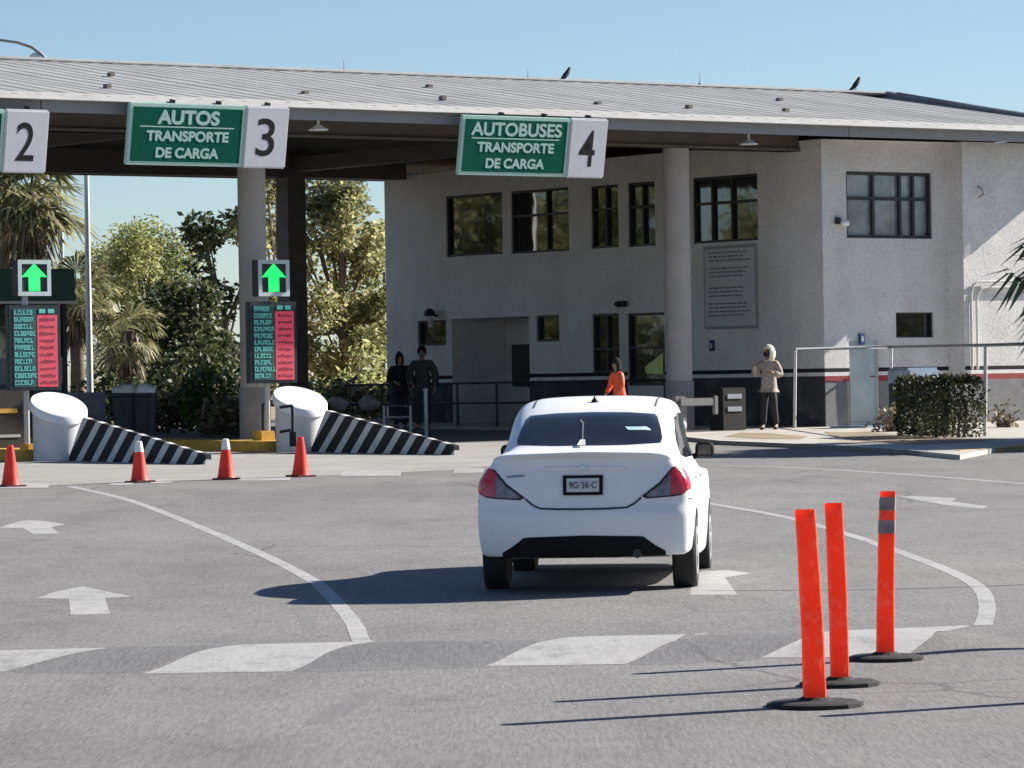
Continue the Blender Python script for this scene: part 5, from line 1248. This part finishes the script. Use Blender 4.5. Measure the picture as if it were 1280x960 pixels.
def panel(name, poly, m, mode='rear', off=.004, sp=.05, parent=None, depth=.012):
    v, f = fill2d(poly, sp); P1 = []; ok = []
    for q in v:
        p, nn = cast(q.x, q.y, mode)
        if p is None: ok.append(False); P1.append(Vector((0, 0, 0))); continue
        ok.append(True); P1.append(p + nn * off)
    f2 = [tuple(q) for q in f if all(ok[i] for i in q)]
    me = bpy.data.meshes.new(name); me.from_pydata(P1, [], f2)
    bm = bmesh.new(); bm.from_mesh(me)
    bmesh.ops.delete(bm, geom=[v for v in bm.verts if not v.link_faces], context='VERTS')
    bmesh.ops.recalc_face_normals(bm, faces=bm.faces)
    dv = {'rear': Vector((0, -1, 0)), 'right': Vector((1, 0, 0)), 'left': Vector((-1, 0, 0)), 'top': Vector((0, 0, 1))}[mode]
    if sum(q.normal.dot(dv) for q in bm.faces) < 0: bmesh.ops.reverse_faces(bm, faces=bm.faces)
    be = [q for q in bm.edges if q.is_boundary]
    r = bmesh.ops.extrude_edge_only(bm, edges=be); bmesh.ops.translate(bm, verts=[q for q in r['geom'] if isinstance(q, bmesh.types.BMVert)], vec=-dv * depth)
    bm.to_mesh(me); bm.free()
    o = link_mesh(name, me, m, parent or car, True)
    try: me.set_sharp_from_angle(angle=R(45))
    except Exception: pass
    return o
def strip(name, pts, w, m, mode='rear', off=.003, parent=None):
    """thin seam following a polyline drawn on the body"""
    dense = []
    for a, b in zip(pts, pts[1:]):
        a, b = Vector(a), Vector(b); n = max(2, int((b - a).length / .03)); dense += [a.lerp(b, k / n) for k in range(n)]
    dense.append(Vector(pts[-1])); L, Rr = [], []
    for i, p in enumerate(dense):
        t = (dense[min(i + 1, len(dense) - 1)] - dense[max(i - 1, 0)]).normalized(); s = Vector((-t.y, t.x)) * w / 2; L.append(tuple(p + s)); Rr.append(tuple(p - s))
    vv = []; ff = []
    for a, b in zip(L, Rr):
        pa, na = cast(a[0], a[1], mode); pb, nb = cast(b[0], b[1], mode)
        if pa is None or pb is None: continue
        vv += [pa + na * off, pb + nb * off]
    for i in range(len(vv) // 2 - 1): ff.append((2 * i, 2 * i + 1, 2 * i + 3, 2 * i + 2))
    me = bpy.data.meshes.new(name); me.from_pydata(vv, [], ff); return link_mesh(name, me, m, parent or car, True)
GLS = pane_mat('tinted_car_glass', (.020, .020, .026), .08); SEAM = mat('dark_seam', (.05, .055, .065), .6); BPL = mat('black_car_plastic', (.012, .012, .013), .7)
MIR = lambda pts: [(-x, z) for x, z in pts]
# rear window, framed by a thin black seal
rw = [(-.575, 1.165), (-.30, 1.155), (0, 1.153), (.30, 1.155), (.575, 1.165), (.585, 1.20), (.565, 1.28), (.53, 1.37), (.505, 1.392), (.30, 1.408), (0, 1.414), (-.30, 1.408), (-.505, 1.392), (-.53, 1.37), (-.565, 1.28), (-.585, 1.20)]
g = panel('rear_window', rw, GLS, sp=.06)
panel('window_patch', [(.28, 1.29), (.45, 1.288), (.48, 1.272), (.49, 1.258), (.455, 1.262), (.31, 1.264)], mat('pale_cyan_patch', (.50, .70, .70), .5), off=.008, sp=.05, parent=g)  # small pale cyan patch on the right half of the rear glass
strip('wiper', [(-.045, 1.16), (-.055, 1.25), (-.06, 1.32), (-.085, 1.345)], .010, mat('pale_wiper', (.26, .26, .27), .5), off=.012, parent=g)
panel('wiper_base', [(-.085, 1.14), (-.02, 1.14), (-.03, 1.185), (-.065, 1.185)], CWHT, off=.02, sp=.03)
# tail lamps
LRD = mat('tail_lamp_red', (.52, .008, .022), .2, coat=.8, var=.1); LCL = mat('tail_lamp_clear', (.17, .15, .16), .2, coat=.8, var=.5, vscale=22); LBK = mat('tail_lamp_seal', (.012, .012, .016), .4)
tl = [(.845, .985), (.80, 1.025), (.755, 1.015), (.70, .985), (.60, .87), (.455, .76), (.50, .742), (.70, .755), (.845, .775)]
rd = [(.845, .98), (.80, 1.018), (.757, 1.008), (.712, .98), (.68, .945), (.69, .85), (.685, .768), (.845, .783)]
cl_ = [(.682, .94), (.60, .845), (.495, .768), (.52, .754), (.683, .766), (.688, .85)]
for s in (1, -1):
    f = (lambda q: q) if s > 0 else MIR
    a = panel('tail_lamp', f(tl), LBK, off=.006, sp=.05, depth=.03); panel('red_lens', f(rd), LRD, off=.013, sp=.05, parent=a); panel('clear_lens', f(cl_), LCL, off=.012, sp=.05, parent=a)
    # wrap of the lamp on the flank
    md = 'right' if s > 0 else 'left'
    panel('red_lens', [(.13, .80), (.13, .985), (.16, .99), (.21, .975), (.24, .93), (.20, .81)], LRD, md, off=.012, sp=.04, parent=a)
# boot lid seam, lip shadow line, plate recess
strip('boot_seam', [(-.455, .752), (-.40, .705), (-.34, .675), (-.20, .668), (0, .666), (.20, .668), (.34, .675), (.40, .705), (.455, .752)], .016, SEAM)
panel('boot_garnish', [(-.36, .965), (.36, .965), (.30, .995), (0, 1.0), (-.30, .995)], CWHT, off=.014, sp=.06)
em = panel('emblem', [(-.032, .972), (.032, .972), (.032, .992), (.015, 1.005), (-.015, 1.005), (-.032, .992)], mat('chrome_emblem', (.45, .47, .50), .2, metal=.9), off=.03, sp=.02)
strip('badge', [(-.60, .925), (-.46, .935)], .018, mat('chrome_badge', (.30, .33, .36), .3, metal=.8), off=.004)
fr = panel('plate_frame', [(-.155, .775), (.155, .775), (.158, .93), (-.158, .93)], BPL, off=.016, sp=.06)
panel('number_plate', [(-.128, .80), (.128, .80), (.128, .905), (-.128, .905)], mat('plate_white', (.60, .60, .61), .45, var=.1, vscale=30), off=.021, sp=.05, parent=fr)
p0, _ = cast(0, .85, 'rear')
text('lettering', '9G·36·C', .075, mat('plate_text', (.08, .09, .11), .5), fr, (0, p0.y - .024, .852), sx=.85)
# black bumper insert, exhaust
panel('bumper_insert', [(-.64, .333), (-.56, .38), (-.47, .448), (-.42, .452), (0, .462), (.42, .452), (.47, .448), (.56, .38), (.64, .333), (.64, .302), (-.64, .302)], BPL, off=.006, sp=.07)
mb = MB(); mb.lathe([(.036, -.06), (.036, .15), (.028, .15), (.028, -.055)], 16, (.42, .07, .315), 'y'); mb.build('exhaust', mat('exhaust_metal', (.05, .048, .045), .4, metal=.6), car, smooth=True)
mb = MB(); mb.box(-.66, .66, .12, 4.2, .29, .33); mb.box(-.3, .28, .35, .8, .275, .29); mb.build('underbody', BPL, car)
strip('bumper_seam', [(.14, .738), (.20, .735), (.28, .72), (.34, .66), (.36, .50)], .010, SEAM, 'right'); strip('bumper_seam', [(.14, .738), (.20, .735), (.28, .72), (.34, .66)], .010, SEAM, 'left')
# side windows, pillars, door seams, handles
for md in ('right', 'left'):
    panel('side_window', [(1.02, 1.06), (1.12, 1.15), (1.33, 1.30), (1.47, 1.36), (1.86, 1.395), (1.86, 1.03), (1.4, 1.035)], GLS, md, sp=.07)
    panel('side_window', [(1.93, 1.03), (1.93, 1.398), (2.45, 1.39), (2.75, 1.33), (3.05, 1.19), (3.22, 1.05), (3.1, 1.02)], GLS, md, sp=.07)
    strip('door_seam', [(1.92, 1.02), (1.90, .7), (1.90, .30)], .009, SEAM, md); strip('door_seam', [(1.02, 1.04), (1.10, .85), (1.35, .55), (1.42, .30)], .009, SEAM, md)
    strip('door_seam', [(2.98, 1.0), (2.95, .6), (2.93, .30)], .009, SEAM, md)
    for y in (1.25, 2.1): strip('handle', [(y, .90), (y + .18, .905)], .035, CWHT, md, off=.03); strip('handle_shadow', [(y - .01, .87), (y + .19, .875)], .016, SEAM, md, off=.01)
    # wheel arches
    for yc in (.88, 3.48):
        pts = [(yc + .355 * math.cos(a), .30 + .345 * math.sin(a)) for a in [math.pi * k / 16 for k in range(17)]]
        panel('wheel_arch', pts, BPL, md, off=.003, sp=.08)
BPL.node_tree.nodes['Principled BSDF'].inputs['Specular IOR Level'].default_value = .12
panel('windscreen', [(-.55, 2.9), (.55, 2.9), (.62, 3.45), (-.62, 3.45)], GLS, 'top', sp=.1)
for s in (1, -1): strip('roof_channel', [(s * .50, 1.5), (s * .50, 2.6)], .014, SEAM, 'top')
for yc, nm in ((.88, 'w'), (3.48, 'w')):
    for s in (1, -1):
        mb = MB(); mb.lathe([(.20, -.095), (.285, -.095), (.303, -.075), (.305, 0), (.303, .075), (.285, .095), (.20, .095)], 36, (0, 0, 0), 'x'); w = mb.build('wheel', BLACK, car, smooth=True); w.location = (s * .757, yc, .300)
        mb = MB(); mb.lathe([(.205, -.05), (.205, .09 ), (.19, .098), (.06, .09), (.03, .105), (.0, .105)] if s > 0 else [(.0, -.105), (.03, -.105), (.06, -.09), (.19, -.098), (.205, -.09), (.205, .05)], 30, (0, 0, 0), 'x'); mb.build('rim', mat('silver_rim', (.55, .56, .57), .35, metal=.6), w, smooth=True)
# door mirrors and aerial
for s in (1, -1):
    bmh = bmesh.new(); bmesh.ops.create_uvsphere(bmh, u_segments=24, v_segments=16, radius=1)
    for v in bmh.verts: q = v.co; v.co = Vector((math.copysign(abs(q.x) ** .6, q.x) * .082, math.copysign(abs(q.y) ** .7, q.y) * .06, math.copysign(abs(q.z) ** .6, q.z) * .066))
    me2 = bpy.data.meshes.new('door_mirror'); bmh.to_mesh(me2); bmh.free(); m_ = link_mesh('door_mirror', me2, BPL, car, True); m_.location = (s * .835, 3.02, 1.07)
    mb = MB(); mb.tube([(-s * .15, .03, -.07), (-s * .09, .02, -.06), (-s * .04, 0, -.03)], [.025, .024, .03], 8); mb.build('arm', BPL, m_, smooth=True)
    mb = MB(); mb.hexa([(-.058, -.061, -.042), (.058, -.061, -.042), (.058, -.05, -.042), (-.058, -.05, -.042), (-.055, -.061, .042), (.055, -.061, .042), (.055, -.05, .042), (-.055, -.05, .042)]); mb.build('mirror_glass', mat('mirror_glass_dark', (.03, .03, .035), .1), m_)
mb = MB(); mb.lathe([(.03, 0), (.022, .02), (.008, .035), (.006, .05)], 12, (-.005, 1.62, ztop(1.62) + .005)); mb.build('aerial', BPL, car, smooth=True)
